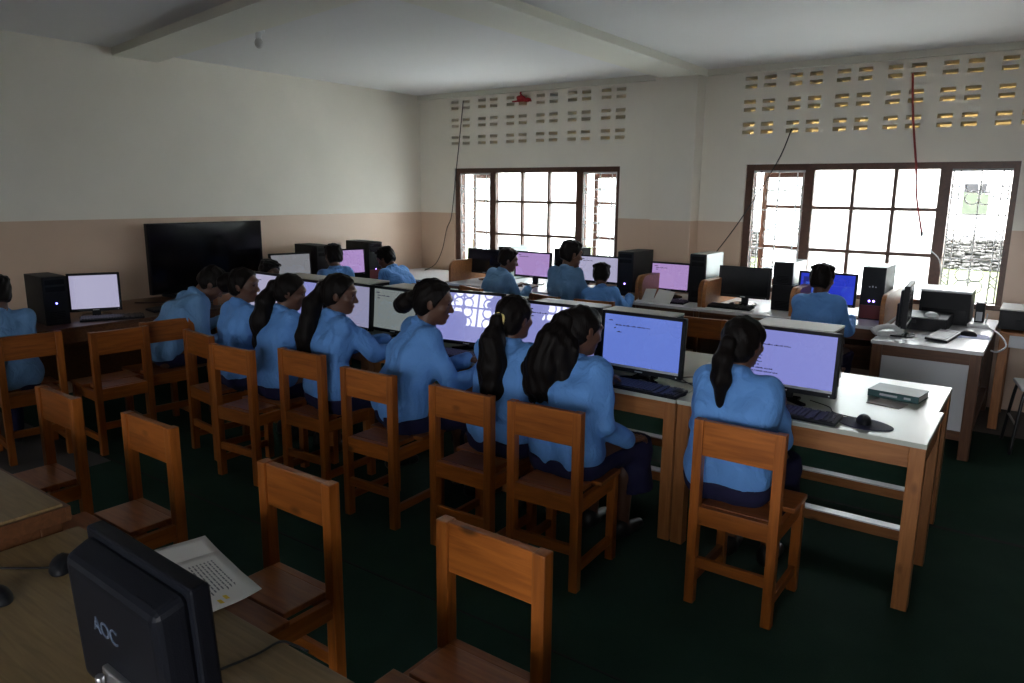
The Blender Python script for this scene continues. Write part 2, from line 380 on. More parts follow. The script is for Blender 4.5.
# carpet sheets
def carpet(name, x0, x1, y0, y1, z, label):
    o = MB().box(x0, x1, y0, y1, -.006, z).build(name, 'carpet'); o['kind'] = 'structure'; o['label'] = label
carpet('floor_carpet', XL, XR, -1.44, .56, .004, 'dark green carpet strip nearest the windows')
carpet('floor_carpet', XL, XR, -3.55, -1.44, .0045, 'dark green carpet strip under the middle row of desks')
carpet('floor_carpet', .62, XR, YB, -3.55, .004, 'dark green carpet strip behind the empty chairs')
mb = MB(); mb.box(XL, XR, -1.455, -1.425, .003, .0062); mb.box(XL, XR, -3.555, -3.545, .003, .0056); mb.box(XL, XR, .55, .565, .003, .006)
struct(mb, 'trim_4', 'carpet_edge', 'dark seams between the carpet strips')

# ------------------------------------------------------------------ windows with grilles
def window(idx, W, y, panes=True, sashes=True, inward=1):
    """brown timber window: two casement openings with white iron grilles beside three fixed columns of panes"""
    x0, x1, z0, z1 = W
    dp = .10*inward
    ya, yb = y+.03*inward, y+.03*inward+dp
    root = bpy.data.objects.new('window_%d' % idx, None); COL.objects.link(root); root['kind'] = 'structure'
    w = x1-x0; a = .075; o1 = x0+.54; o2 = x1-.545
    fr = MB()
    fr.box(x0, x0+.07, ya, yb, z0, z1); fr.box(x1-.045, x1, ya, yb, z0, z1)
    fr.box(x0, x1, ya-.004*inward, yb, z1-.055, z1); fr.box(x0, x1, ya-.02*inward, yb, z0, z0+.04)
    fr.box(o1, o1+.08, ya-.002*inward, yb, z0, z1); fr.box(o2, o2+.085, ya-.002*inward, yb, z0, z1)
    c0, c1 = o1+.08, o2
    zs = (1.215+z0-.80, 1.595+z0-.80)
    for k in (1, 2):
        xc = c0+(c1-c0)*k/3; fr.box(xc-.014, xc+.014, ya+.01*inward, yb-.02*inward, z0, z1)
    for z in zs: fr.box(c0, c1, ya+.012*inward, yb-.022*inward, z-.014, z+.014)
    fr.build('window_frame', 'frame_wood', root)
    if panes:
        MB().box(c0, c1, ya+.05*inward, ya+.054*inward, z0+.03, z1-.04).build('pane', 'frosted', root)
    for k, (ox0, ox1, hinge) in enumerate(((x0+.07, o1, 0), (o2+.085, x1-.045, 1 if idx == 2 else 0))):
        g = MB(); gy = ya+.012*inward
        zb, zt = z0+.045, z1-.06; wd = ox1-ox0; xm = (ox0+ox1)/2
        for t in (.03, .15, .5, .85, .97):
            g.tube([(ox0+wd*t, gy, zb), (ox0+wd*t, gy, zt)], .0058, seg=6, smooth=False)
        for z in (zb+.01, zt-.01): g.tube([(ox0, gy, z), (ox1, gy, z)], .006, seg=6, smooth=False)
        H = zt-zb
        for q in range(3):
            zc = zb+H*(q+.5)/3; r = wd*.17
            # four-petal rosette
            for an in (45, 135, 225, 315):
                cx, cz = xm+r*.95*math.cos(R(an)), zc+r*.95*math.sin(R(an))
                g.tube([(cx+r*.75*math.cos(2*PI*j/12), gy+.004, cz+r*.75*math.sin(2*PI*j/12)) for j in range(12)], .0055, seg=5, closed=True, smooth=False)
            g.ball((xm, gy, zc), .011, seg=8)
            for sx in (-1, 1):
                xx = ox0+wd*(.09 if sx < 0 else .91)
                g.tube([(xx-.032, gy, zc+.06), (xx+.032, gy, zc), (xx-.032, gy, zc-.06)], .0062, seg=5, smooth=False)
                g.tube([(xx+.032, gy, zc+.06), (xx-.032, gy, zc), (xx+.032, gy, zc-.06)], .0062, seg=5, smooth=False)
            g.tube([(ox0, gy, zc+H/6), (ox1, gy, zc+H/6)], .0055, seg=5, smooth=False)
        g.build('grille', 'grille', root)
        if sashes:
            s = MB(); L = ox1-ox0-.02
            zz0, zz1 = z0+.045, z1-.06
            s.box(0, .05, -.018, .018, zz0, zz1, 0); s.box(L-.05, L, -.018, .018, zz0, zz1, 0)
            s.box(0, L, -.017, .017, zz1-.055, zz1, 0); s.box(0, L, -.017, .017, zz0, zz0+.06, 0)
            for z in zs: s.box(0, L, -.012, .012, z-.014, z+.014, 0)
            s.box(.05, L-.05, -.002, .002, zz0+.04, zz1-.04, 1)
            T = Matrix.Translation((ox1-.005 if hinge == 0 else ox1+.04, yb+.03*inward, 0)) @ Matrix.Rotation(R(166 if hinge == 0 else 80), 4, 'Z')
            at(s, T).build('sash', ['frame_wood', 'frosted'], root)
            h = MB(); h.tube([(L-.03, -.03, 1.30), (L-.03, -.045, 1.34), (L-.03, -.03, 1.42)], .006, seg=6)
            at(h, T).build('latch', 'steel', root)
    return root
window(1, W1, YW); window(2, W2, YW)
def rear_window(idx, W, y):
    x0, x1, z0, z1 = W
    root = bpy.data.objects.new('window_%d' % idx, None); COL.objects.link(root); root['kind'] = 'structure'
    f = MB(); f.box(x0, x0+.06, y-.14, y-.04, z0, z1); f.box(x1-.06, x1, y-.14, y-.04, z0, z1); f.box(x0, x1, y-.14, y-.04, z1-.06, z1); f.box(x0, x1, y-.14, y-.03, z0, z0+.05)
    f.build('window_frame', 'frame_wood', root)
    g = MB(); w = x1-x0-.12; xs = [x0+.06+w*k/4 for k in range(5)]
    for x in xs: g.tube([(x, y-.08, z0+.05), (x, y-.08, z1-.06)], .014, seg=6, smooth=False)
    nz = 2 if z1-z0 < 1 else 4; H = (z1-z0-.11)
    for r in range(nz+1): g.tube([(x0+.06, y-.08, z0+.05+H*r/nz), (x1-.06, y-.08, z0+.05+H*r/nz)], .014, seg=6, smooth=False)
    for c in range(2):
        for r in range(nz):
            cx, cz = x0+.06+w*(c+.5)/2, z0+.05+H*(r+.5)/nz; rr = w*.11
            for an in (45, 135, 225, 315):
                px, pz = cx+rr*math.cos(R(an))*1.05, cz+rr*math.sin(R(an))*1.05
                g.tube([(px+rr*.72*math.cos(2*PI*q/14), y-.08, pz+rr*.72*math.sin(2*PI*q/14)) for q in range(14)], .012, seg=5, closed=True, smooth=False)
    g.build('grille', 'black_metal', root)
[rear_window(3+i_, q_, YB) for i_, q_ in enumerate(BW)]

# ------------------------------------------------------------------ outside
struct(MB().box(-60, 60, YW+.22, 60, -.35, -.30), 'ground', 'grass', 'sunlit grass outside the windows')
mb = MB()
for (a_, b_) in ((-.8, 1.66), (2.78, 5.4)): mb.box(a_, b_, YW+.23, YW+.236, 2.22, 2.84)
struct(mb, 'trim_5', 'vent_glow', 'tan translucent sheets added behind the wall vents to make them glow softly')
b = thing('outside_building', 'white plastered building across the grass, seen through the right window', 'building', (0, 19.5, -.3))
MB().box(-30, 22, 0, 4, 0, 7.5).build('wall', 'out_wall', b)
wx0, wx1, wz0, wz1 = 3.10, 3.74, 1.50, 2.36
mb = MB(); mb.box(wx0-.06, wx1+.06, -.05, .02, wz0-.06, wz1+.06)
mb.build('window_frame', 'out_wall', b)
MB().box(wx0, wx1, -.07, -.045, wz1-.24, wz1).build('pane', 'dark_glass', b)
mb = MB()
mb.box(wx0+.36, wx0+.40, -.085, -.04, wz1-.3, wz1); mb.box(wx0+.56, wx0+.60, -.085, -.04, wz1-.3, wz1)
mb.build('mullion', 'out_wall', b)
MB().box(wx0, wx1, -.07, -.045, wz0, wz1-.24).build('lower_pane', 'leaves', b)
w = MB(); random.seed(3)
for row in range(10):
    x = -6 + random.random()*.3
    while x < 14:
        wd = random.uniform(.09, .30); hz = random.uniform(.055, .115)
        T = Matrix.Translation((x+wd/2, -.02-random.random()*.08, row*.080+.045+random.uniform(-.02, .02))) @ Matrix.Rotation(random.uniform(-.3, .3), 4, 'Y')
        w.box(-wd/2, wd/2, -.12, .2, -hz/2, hz/2, bev=.028, seg=1, M4=T)
        x += wd*.93
w.box(-6, 14, .0, .22, 0, .78)
o = w.build('stone_wall', 'stone'); o.location = (0, 18.4, -.27)
tag(o, 'low rubble stone wall at the edge of the grass outside', 'wall')
struct(MB().box(-4, 9, YW+.2, YW+.75, ZC+.02, ZC+.12), 'shade_eave', 'out_wall', 'added unseen overhang above the windows, shading the vents')  # unseen overhang added to darken the vent openings
struct(MB().box(-60, 60, -60, YB-.22, -.35, -.30), 'ground', 'concrete', 'bare ground behind the room')
struct(MB().box(XR+.22, 60, YB-.22, YW+.22, -.35, -.30), 'ground', 'concrete', 'bare ground beside the room')
struct(MB().box(-60, 60, YW+.22, 6.5, -.30, -.28), 'bounce_slab', 'apron', 'pale slab added outside the windows to bounce light indoors')
struct(MB().box(-4, 9, YB-4.0, YB-.2, ZC+.02, ZC+.12), 'shade_eave', 'out_wall', 'added deep unseen overhang keeping high sky off the rear windows')  # unseen, made deep to block high sky and dim the rear light

# ------------------------------------------------------------------ chairs
def make_chair():
    t = thing('wooden_chair', 'x', 'chair')
    W, D = .365, .40
    for sx in (-1, 1):
        xa = sx*(W/2-.02)
        MB().box(xa-.02, xa+.02, -D/2, -D/2+.042, 0, .815, bev=.004).build('rear_leg', 'wood_v', t)
        MB().box(xa-.02, xa+.02, D/2-.04, D/2, 0, .425, bev=.004).build('front_leg', 'wood_v', t)
        MB().box(xa-.012, xa+.012, -D/2+.04, D/2-.04, .36, .422, bev=.002).build('side_rail', 'wood_y', t)
        MB().box(xa-.011, xa+.011, -D/2+.04, D/2-.04, .085, .125, bev=.002).build('side_stretcher', 'wood_y', t)
    MB().box(-W/2+.04, W/2-.04, -D/2+.006, -D/2+.034, .665, .813, bev=.003).build('back_panel', 'wood_h', t)
    MB().box(-W/2+.04, W/2-.04, -D/2+.004, -D/2+.036, .365, .443, bev=.003).build('rear_rail', 'wood_h', t)
    MB().box(-W/2+.04, W/2-.04, D/2-.032, D/2-.008, .36, .422, bev=.002).build('front_rail', 'wood_h', t)
    MB().box(-W/2+.04, W/2-.04, -D/2+.008, -D/2+.03, .17, .215, bev=.002).build('cross_stretcher', 'wood_h', t)
    MB().box(-W/2-.004, W/2+.004, .012, D/2+.012, .424, .445, bev=.004).build('seat_plank', 'seat_wood', t)
    MB().box(-W/2+.041, W/2-.041, -D/2+.037, .002, .424, .445, bev=.004).build('seat_plank', 'seat_wood', t)
    return t
chair = make_chair(); used = [False]
def put_chair(bx, by, rz, label, group=None):
    """(bx,by) = middle of the chair's back"""
    a = R(rz); c = (bx-.18*math.sin(a), by+.18*math.cos(a), 0)
    o = place(chair, used[0], c, rz, label, group); used[0] = True
    return o
G1 = 'wooden chairs along the middle row of computers'
put_chair(4.40, -2.90, 0, 'orange wooden chair under the girl at the right end of the middle row', G1)
put_chair(3.64, -3.14, 3, 'orange wooden chair under the girl with loose wavy hair', G1)
put_chair(3.19, -3.16, 1, 'wooden chair right of the large-backed girl, behind the girl with the yellow hair tie', G1)
put_chair(2.585, -3.17, 2, 'wooden chair with a dark knot in its back, behind the girl reaching forward', G1)
put_chair(1.95, -3.08, 2, 'wooden chair behind the girl with very long hair facing the lit screen', G1)
put_chair(1.54, -3.25, 4, 'wooden chair under the girl with the loose fringe lock, left of the very long-haired girl', G1)
put_chair(.985, -3.12, -7, 'wooden chair turned aside, under the girl with pinned-up hair', G1)
G2 = 'empty wooden chairs facing the front desk'
put_chair(4.19, -4.23, 180, 'empty wooden chair at the bottom centre, nearest the camera', G2)
put_chair(3.41, -4.255, 180, 'empty wooden chair with scratched back, right beside the sheets of paper', G2)
put_chair(2.50, -4.255, 180, 'empty wooden chair behind the black monitor seen from the back', G2)
put_chair(1.79, -4.29, 180, 'empty wooden chair farthest left, at the pale oak desk', G2)
G3 = 'wooden chairs by the left wall'
put_chair(.23, -3.80, 82, 'dim wooden chair under the boy at the far left edge', G3)
put_chair(.49, -3.37, 86, 'dim empty wooden chair in front of the white-lit screen at left', G3)
put_chair(.38, -2.985, 84, 'dim wooden chair beside the boy bending forward', G3)
for (px_, py_, f_, lb_) in ((-.30, -1.88, -62, 'wooden chair under the boy beyond the left end of the middle row'), (-.08, -1.02, 78, 'wooden chair under the boy before the pinkish screen'), (.07, -.23, 92, 'wooden chair under the boy near the room corner'), (.93, -.05, -18, 'wooden chair under the boy hunched at the purple screen'), (1.77, -.06, -14, 'wooden chair under the tall boy at the left window'), (2.20, -.06, 8, 'wooden chair under the short student at the left window'), (3.97, -.05, -6, 'wooden chair under the boy at the deep-blue screen')):
    put_chair(px_+.19*math.sin(R(f_)), py_-.19*math.cos(R(f_)), f_, lb_, 'wooden chairs under the boys on the far side')
put_chair(3.30, -.52, 3, 'brown wooden chair half hidden behind the middle desks, before the dark window monitor')

# ------------------------------------------------------------------ tables
def make_table(W, D, top='laminate', v='desk_wood_v', h='desk_wood_h', H=.74, name='computer_table', rail=True):
    t = thing(name, 'x', 'table')
    MB().box(-W/2, W/2, -D/2, D/2, H-.022, H, bev=.003).build('tabletop', top, t)
    for sx in (-1, 1):
        for sy in (-1, 1):
            xa, yb_ = sx*(W/2-.032), sy*(D/2-.036)
            MB().box(xa-.03, xa+.03, yb_-.03, yb_+.03, 0, H-.022, bev=.004).build('leg', v, t)
    for sy in (-1, 1):
        ya = sy*(D/2-.022)
        MB().box(-W/2+.062, W/2-.062, ya-.013, ya+.013, H-.112, H-.0225, bev=.002).build('apron', h, t)
    for sx in (-1, 1):
        xa = sx*(W/2-.022)
        MB().box(xa-.013, xa+.013, -D/2+.066, D/2-.066, H-.112, H-.0225, bev=.002).build('side_apron', h, t)
    if rail:
        yr = D/2-.036
        r = MB().box(-W/2+.062, W/2-.062, yr-.03, yr+.03, .10, .15, bev=.002).build('foot_rail', h, t)
        MB().box(-W/2+.063, W/2-.063, yr-.029, yr+.029, .1503, .157).build('rail_strip', 'white_top', r)
    return t
tb = make_table(1.062, .55); tu = False
LT = [('holding the teal book', 4.472), ('second from the right end', 3.404), ('under the two glare-streaked screens', 2.336), ('under the greenish screen', 1.268)]
for (d, x) in LT:
    place(tb, tu, (x, -2.175, 0), 0, 'pale-topped front table of the middle row, ' + (d if '4.47' not in str(x) else 'under the rightmost keyboard'), 'front tables of the middle row'); tu = True
for (d, x) in LT:
    place(tb, True, (x-.02, -1.632, 0), 0, 'pale-topped rear table of the middle row, ' + d, 'rear tables of the middle row')
t2 = make_table(.62, .55); t2.location = (.42, -2.175, 0); t2['label'] = 'short wooden computer table at the dark left end of the middle row'
t3 = make_table(.62, .53); t3.location = (.40, -1.632, 0); t3['label'] = 'short wooden table behind the left-end table of the middle row'
# left wall tables
t4 = make_table(1.02, 2.06, top='brown_h', H=.74, v='brown_v', h='brown_h', rail=False); t4.location = (-.735, -3.10, 0); MB().box(-.49, -.47, -.96, .96, .12, .71).build('back_panel', 'brown_h', t4); t4['label'] = 'dark table by the left wall carrying the big black television'  # dark back panel added to keep the space under the table black
t5 = make_table(.82, 2.36, top='brown_h', H=.74, v='brown_v', h='brown_h', rail=False); t5.location = (-.84, -.86, 0); MB().box(-.385, -.365, -1.10, 1.10, .12, .71).build('back_panel', 'brown_h', t5); t5['label'] = 'table along the left wall beyond the television, near the room corner'  # dark back panel added here too, hiding the lit wall underneath
t9 = make_table(1.19, 1.0, top='white_top', v='brown_v', h='brown_h', rail=False); t9.location = (-.62, .85, 0); t9['label'] = 'pale-topped table in the room corner, left of the curved carrel divider'
# window wall carrel desks
def carrel(x0, x1, label, left=True, right=True, yb=.50):
    t = thing('carrel_desk', label, 'desk', ((x0+x1)/2, .83, 0), 0, 'carrel desks along the windows')
    w = (x1-x0)/2
    MB().box(-w, w, -.49, yb, .715, .74, bev=.003).build('tabletop', 'white_top', t)
    MB().box(-w+.035, w-.035, -.48, -.455, .63, .7145).build('apron', 'brown_h', t)
    MB().box(-w+.035, w-.035, -.44, -.02, .555, .575).build('keyboard_shelf', 'brown_h', t)
    MB().box(-w+.035, w-.035, yb-.04, yb-.02, .2, .7145).build('back_panel', 'brown_h', t)
    for s, on in ((-1, left), (1, right)):
        xa = s*(w-.017)
        if on:
            # curved-top side panel
            poly = [(-.40, .7405), (-.40, .88)] + [(-.40+.09*(1-math.cos(R(a))), .88+.09*math.sin(R(a))) for a in range(15, 91, 15)] + [(yb-.02, .97), (yb-.02, .7405)]
            T = Matrix.Translation((xa-.016, 0, 0)) @ Matrix(((0, 0, 1, 0), (1, 0, 0, 0), (0, 1, 0, 0), (0, 0, 0, 1)))
            MB().prism(poly, .032, T, bev=.004).build('divider', 'desk_wood_h', t)
        MB().box(xa-.016, xa+.016, -.44, yb-.02, 0, .7145).build('side_panel', 'brown_v', t)
    return t
carrel(.02, 1.14, 'carrel desk by the left window with one curved divider, nearest the corner', True, False)
carrel(1.145, 2.30, 'carrel desk in front of the left window where two boys sit', False, True, .36)
carrel(2.305, 2.905, 'carrel desk against the pier, with the open book on it', yb=.36)
carrel(2.91, 3.68, 'carrel desk carrying the dark widescreen monitor at the right window')
carrel(3.685, 4.35, 'carrel desk with the blue-lit screen at the right window')
# white desk with panels
t = thing('office_desk', 'white-topped brown-framed desk jutting out from under the right window', 'desk', (4.715, .555, 0))
MB().box(-.33, .33, -.775, .775, .715, .74, bev=.004).build('tabletop', 'white_top', t)
for sx in (-1, 1):
    for sy in (-1, 1):
        MB().box(sx*.29-.032, sx*.29+.032, sy*.735-.032, sy*.735+.032, 0, .7145, bev=.004).build('leg', 'brown_v', t)
for sy in (-1, 1):
    MB().box(-.257, .257, sy*.735-.02, sy*.735+.02, .64, .7145).build('apron', 'brown_h', t)
    MB().box(-.257, .257, sy*.735-.02, sy*.735+.02, .13, .19).build('lower_rail', 'brown_h', t)
    MB().box(-.257, .257, sy*.735-.008, sy*.735+.008, .19, .64).build('panel', 'panel_white', t)
for sx in (-1, 1):
    MB().box(sx*.29-.02, sx*.29+.02, -.702, .702, .64, .7145).build('side_apron', 'brown_h', t)
    MB().box(sx*.29-.02, sx*.29+.02, -.702, .702, .13, .19).build('side_rail', 'brown_h', t)
# corner table for the amplifier
t6 = make_table(1.7, .62, top='white_top', v='desk_wood_v', h='panel_white', rail=False, name='side_table'); t6.location = (5.93, 1.03, 0); t6['label'] = 'white-fronted side table at the right edge under the black flat box'
for ch in t6.children:
    if ch.name.startswith('tabletop'): ch.data.materials[0] = M['desk_wood_h']
# front desks
t7 = make_table(3.4, .75, top='oak', v='brown_v', h='brown_h', H=.68, rail=False, name='front_desk'); t7.location = (4.66, -5.115, 0); t7['label'] = 'light oak desk at the bottom left, under the black monitor and papers'
t8 = make_table(1.7, .75, top='oak', v='brown_v', h='brown_h', H=.76, rail=False, name='front_desk'); t8.location = (2.095, -5.145, 0); MB().box(.851, .866, -.375, .375, .705, .752, bev=.002).build('edge_strip', 'brown_h', t8)
MB().box(-.85, .866, .3752, .39, .705, .752, bev=.002).build('edge_strip', 'brown_h', t8)
t8['label'] = 'taller light oak desk at the left edge with dark apron'
t7['group'] = t8['group'] = 'oak front desks'

# ------------------------------------------------------------------ computers
def text_lines(mb, lines, w, h, y, cw=.0042, lh=.0085):
    """rows of small letter-like strokes, (x, z, words) in screen fractions"""
    rnd = random.Random(5)
    for (fx, fz, words) in lines:
        x = -w/2+fx*w
        for n in words:
            for k in range(n):
                hh = rnd.choice((.0032, .0048, .0032, .0056)); z = h/2-fz*h
                mb.box(x, x+.0026, y-.0009, y, z, z+hh+.001)
                if rnd.random() < .7: mb.box(x, x+.0036, y-.0009, y, z+(0 if rnd.random() < .5 else hh-.0009), z+(0 if rnd.random() < .5 else hh-.0009)+.0016)
                x += cw
            x += cw
def monitor(label, loc, rz, W=.46, H=.30, scr=None, lines=None, lift=.07, tiltd=4, off=None, badge=True, foot='round', group=None, blocks=None, extra_bezel=.0):
    """flat monitor; loc = middle of the screen front edge on the table; screen faces local -y"""
    t = thing('monitor', label, 'monitor', loc, rz, group)
    b = .017; zc = lift+H/2
    T = Matrix.Translation((0, 0, zc)) @ Matrix.Rotation(R(-tiltd), 4, 'X')
    hs = MB()
    hs.box(-W/2, W/2, .0, .028, -H/2, H/2, bev=.004)
    hs.box(-W/2+.03, W/2-.03, .02, .05, -H/2+.03, H/2-.03, bev=.012)
    hs.box(-W/2, -W/2+b, -.006, .004, -H/2, H/2, bev=.002); hs.box(W/2-b, W/2, -.006, .004, -H/2, H/2, bev=.002)
    hs.box(-W/2, W/2, -.006, .004, H/2-b, H/2, bev=.002); hs.box(-W/2, W/2, -.006, .004, -H/2, -H/2+b+.005, bev=.002)
    at(hs, T).build('housing', 'black', t)
    sw, sh = W-2*b, H-2*b-.005; sz = .0025
    sm = off or scr
    s = at(MB().box(-sw/2, sw/2, -.0035, .001, -sh/2+sz, sh/2+sz), T).build('screen', sm, t)
    if lines:
        mb = MB(); text_lines(mb, lines, sw, sh, -.0036); at(mb, T).build('screen_text', 'text', s)
    if blocks:
        for (nm, fx0, fx1, fz0, fz1, m) in blocks:
            mb = MB().box(-sw/2+fx0*sw, -sw/2+fx1*sw, -.0044, -.0034, sh/2-fz1*sh+sz, sh/2-fz0*sh+sz); at(mb, T).build(nm, m, s)
    if badge:
        mb = MB(); mb.box(-.022, .022, -.0072, -.0055, -H/2+.007, -H/2+.013); mb.box(W/2-.03, W/2-.024, -.0072, -.0055, -H/2+.007, -H/2+.012); at(mb, T).build('badge', 'badge', t)
    st = MB(); st.box(-.03, .03, .045, .075, .008, zc, bev=.006)
    st.box(-.05, .05, .035, .06, zc-.05, zc+.05, bev=.005); st.build('stand', 'black', t)
    f = MB()
    if foot == 'vee':
        for s_ in (-1, 1):
            f.box(-.015, .015, -.12, .06, .0, .014, bev=.004, M4=Matrix.Translation((s_*.01, .05, 0)) @ Matrix.Rotation(R(s_*52), 4, 'Z'))
        f.box(-.06, .06, .03, .10, 0, .014, bev=.004)
    else:
        f.cyl((0, .05, .006), .105, .012, seg=32, bev=.003)
    f.build('foot', 'black_gloss', t)
    return t
def tower(label, x0, x1, yf, depth, h, z=.74, rz=0, side='case', top='case', led='led_blue', led_h=.35, red=False, group='computer towers', slots=True, marks=False):
    w = x1-x0
    t = thing('computer_tower', label, 'computer', ((x0+x1)/2, yf, z), rz, group)
    MB().box(-w/2, w/2, .012, depth, 0.004, h, bev=.003).build('case', side, t)
    MB().box(-w/2, w/2, .015, depth-.003, h+.0002, h+.0025).build('lid', top, t)
    fp = MB(); fp.box(-w/2-.001, w/2+.001, -.012, .012, 0, h+.002, bev=.006); f = fp.build('front_panel', 'black', t)
    if slots:
        d = MB()
        for k in range(2): d.box(-w/2+.018, w/2-.018, -.0145, -.011, h-.055-k*.05, h-.02-k*.05, bev=.001)
        d.build('drive_bay', 'black_gloss', t)
    if red: MB().box(-w/2+.006, w/2-.006, -.016, -.010, .01, h*.28, bev=.004).build('lower_panel', 'red_plastic', t)
    if led:
        l = MB()
        if marks:
            for s_ in (-1, 1): l.ball((s_*.016, -.014, h*led_h), .007, seg=8)
        else: l.ball((0, -.0125, h*led_h), .006, seg=8)
        l.build('power_light', led, t)
    if marks:
        l = MB()
        for s_ in (-1, 0, 1): l.box(s_*.022-.005, s_*.022+.005, -.0155, -.0125, h*.62, h*.62+.008+.006*(s_ == 0))
        l.build('badge', 'badge', t)
    l = MB()
    for k in range(5): l.box(-w/2+.03, w/2-.03, -.0135, -.011, h*.12+k*.012, h*.12+k*.012+.004)
    l.build('vent_slots', 'black_gloss', t)
    return t
def desktop_case(label, x0, x1, y0, y1, h, z=.74, group='computer cases behind the middle row screens'):
    t = thing('computer_case', label, 'computer', ((x0+x1)/2, (y0+y1)/2, z), 0, group)
    w, d = (x1-x0)/2, (y1-y0)/2
    MB().box(-w, w, -d, d, .004, h-.012, bev=.004).build('case', 'case', t)
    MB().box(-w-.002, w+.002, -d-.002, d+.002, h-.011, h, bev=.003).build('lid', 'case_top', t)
    mb = MB()
    for k in range(9): mb.box(w+.0002, w+.002, -d+.04+k*.025, -d+.05+k*.025, .05, h-.08)
    mb.build('side_vents', 'black_gloss', t)
    fp = MB()
    for sx in (-1, 1):
        for sy in (-1, 1): fp.cyl((sx*(w-.03), sy*(d-.03), .003), .014, .006, seg=10)
    fp.build('feet', 'black', t)
    return t
def keyboard(label, loc, rz, body='black', keys='key', L=.43, D=.135, group='keyboards'):
    t = thing('keyboard', label, 'keyboard', loc, rz, group)
    T = Matrix.Rotation(R(4), 4, 'X')
    MB().box(-L/2, L/2, -D/2, D/2, .004, .020, bev=.005, M4=T).build('base', body, t)
    k = MB()
    for r in range(6):
        y = D/2-.018-r*.0195
        for c in range(21):
            x = -L/2+.012+c*(L-.024)/21
            if r == 5 and 3 < c < 9:
                if c == 4: k.box(x, x+5*(L-.024)/21-.004, y-.008, y+.008, .019, .026, M4=T)
                continue
            if c == 15 or c == 18 - 1: continue
            k.box(x, x+(L-.024)/21-.004, y-.008, y+.008, .019, .026, M4=T)
    k.box(-L/2+.008, L/2-.008, -D/2+.006, D/2-.006, .0175, .0205, M4=T)
    k.build('keys', keys, t)
    return t
def mouse(label, loc, rz, body='black', group='computer mice'):
    t = thing('computer_mouse', label, 'mouse', loc, rz, group)
    mb = MB(); mb.ball((0, 0, .004), .05, scale=(.62, 1.1, .62), seg=20)
    bmesh.ops.bisect_plane(mb.bm, geom=mb.bm.verts[:]+mb.bm.edges[:]+mb.bm.faces[:], plane_co=(0, 0, .0), plane_no=(0, 0, -1), clear_outer=True)
    bmesh.ops.holes_fill(mb.bm, edges=mb.bm.edges[:])
    mb.build('shell', body, t, smooth=True)
    w = MB(); w.cyl((0, 0, 0), .008, .007, seg=12, M4=Matrix.Translation((0, .03, .0225)) @ Matrix.Rotation(PI/2, 4, 'Y')); w.build('wheel', 'black_gloss' if body != 'black' else 'case', t)
    return t
def cable(label, pts, r=.003, m='cable_black', name='cable', cat='cable', group=None):
    o = MB().tube(pts, r, seg=6).build(name, m); return tag(o, label, cat, group)

LAV = screen_mat((.40, .42, .93), 0.409); LAV2 = screen_mat((.35, .38, .96), .42); BLU = screen_mat((.19, .30, .96), .42); PUR = screen_mat((.62, .40, .86), 0.409)
PALE = screen_mat((.52, .52, .80), 0.33); GREY = screen_mat((.42, .48, .47), 0.264); DEEP = screen_mat((.03, .06, .80), 0.409); WHT = screen_mat((.62, .60, .86), 0.409)
code = [(.05, .12, (6,)), (.15, .2, (9, 11, 7, 12, 5)), (.13, .26, (3,)), (.17, .33, (7,))]
prog = [(.08, .27, (9, 6, 12, 10, 8)), (.12, .36, (4,)), (.14, .42, (4, 6)), (.14, .48, (5, 6)), (.14, .54, (4, 6)), (.14, .60, (5, 6)), (.13, .66, (7, 2)), (.13, .72, (5, 9, 10)), (.13, .78, (6, 8, 9, 6)), (.13, .85, (2,)), (.06, .93, (3, 5))]
few = [(.06, .1, (8,)), (.1, .17, (9, 7, 10)), (.1, .24, (6,))]
tsk = [('task_bar', 0, 1, .955, 1, 'badge')]
G = 'lit monitors of the middle row'
monitor('lit lavender monitor showing lines of code, rightmost in the middle row', (4.355, -2.17, .74), -1, W=.475, H=.30, scr=LAV2, lines=prog, lift=.055, group=G, foot='vee', blocks=tsk)
monitor('bright blue-violet monitor left of the ponytailed girl, with a few code lines', (3.635, -2.23, .74), -1, W=.475, H=.315, scr=BLU, lines=code, lift=.04, group=G, foot='vee', blocks=tsk)
monitor('lit monitor with glare, between the yellow hair tie and the loose wavy hair', (3.105, -2.20, .74), 2, W=.51, H=.325, scr=LAV, lines=few, lift=.03, tiltd=6.5, group=G, foot='vee')
monitor('lit monitor with glare, facing the girl with ponytail who reaches forward', (2.445, -2.20, .74), 8, W=.49, H=.335, scr=LAV, lines=few, lift=.035, tiltd=6.5, group=G, foot='vee')
monitor('dim greenish-lit monitor partly behind the reaching girl\'s head', (1.83, -2.22, .74), -2, W=.44, H=.30, scr=GREY, lines=few, lift=.04, group=G, foot='vee', tiltd=6)
monitor('pale lit monitor in front of the very long-haired girl', (1.42, -2.23, .74), -4, W=.44, H=.315, scr=PALE, lines=few, lift=.03, group=G, foot='vee')
monitor('lavender-lit monitor between the two long-haired girls at left', (.93, -2.23, .74), -2, W=.46, H=.29, scr=LAV, lines=few, lift=.04, group=G, foot='vee')
monitor('white-lit monitor at the left end of the middle row, behind a girl\'s face', (.42, -2.20, .74), -2, W=.44, H=.29, scr=WHT, lines=few, lift=.05, group=G)
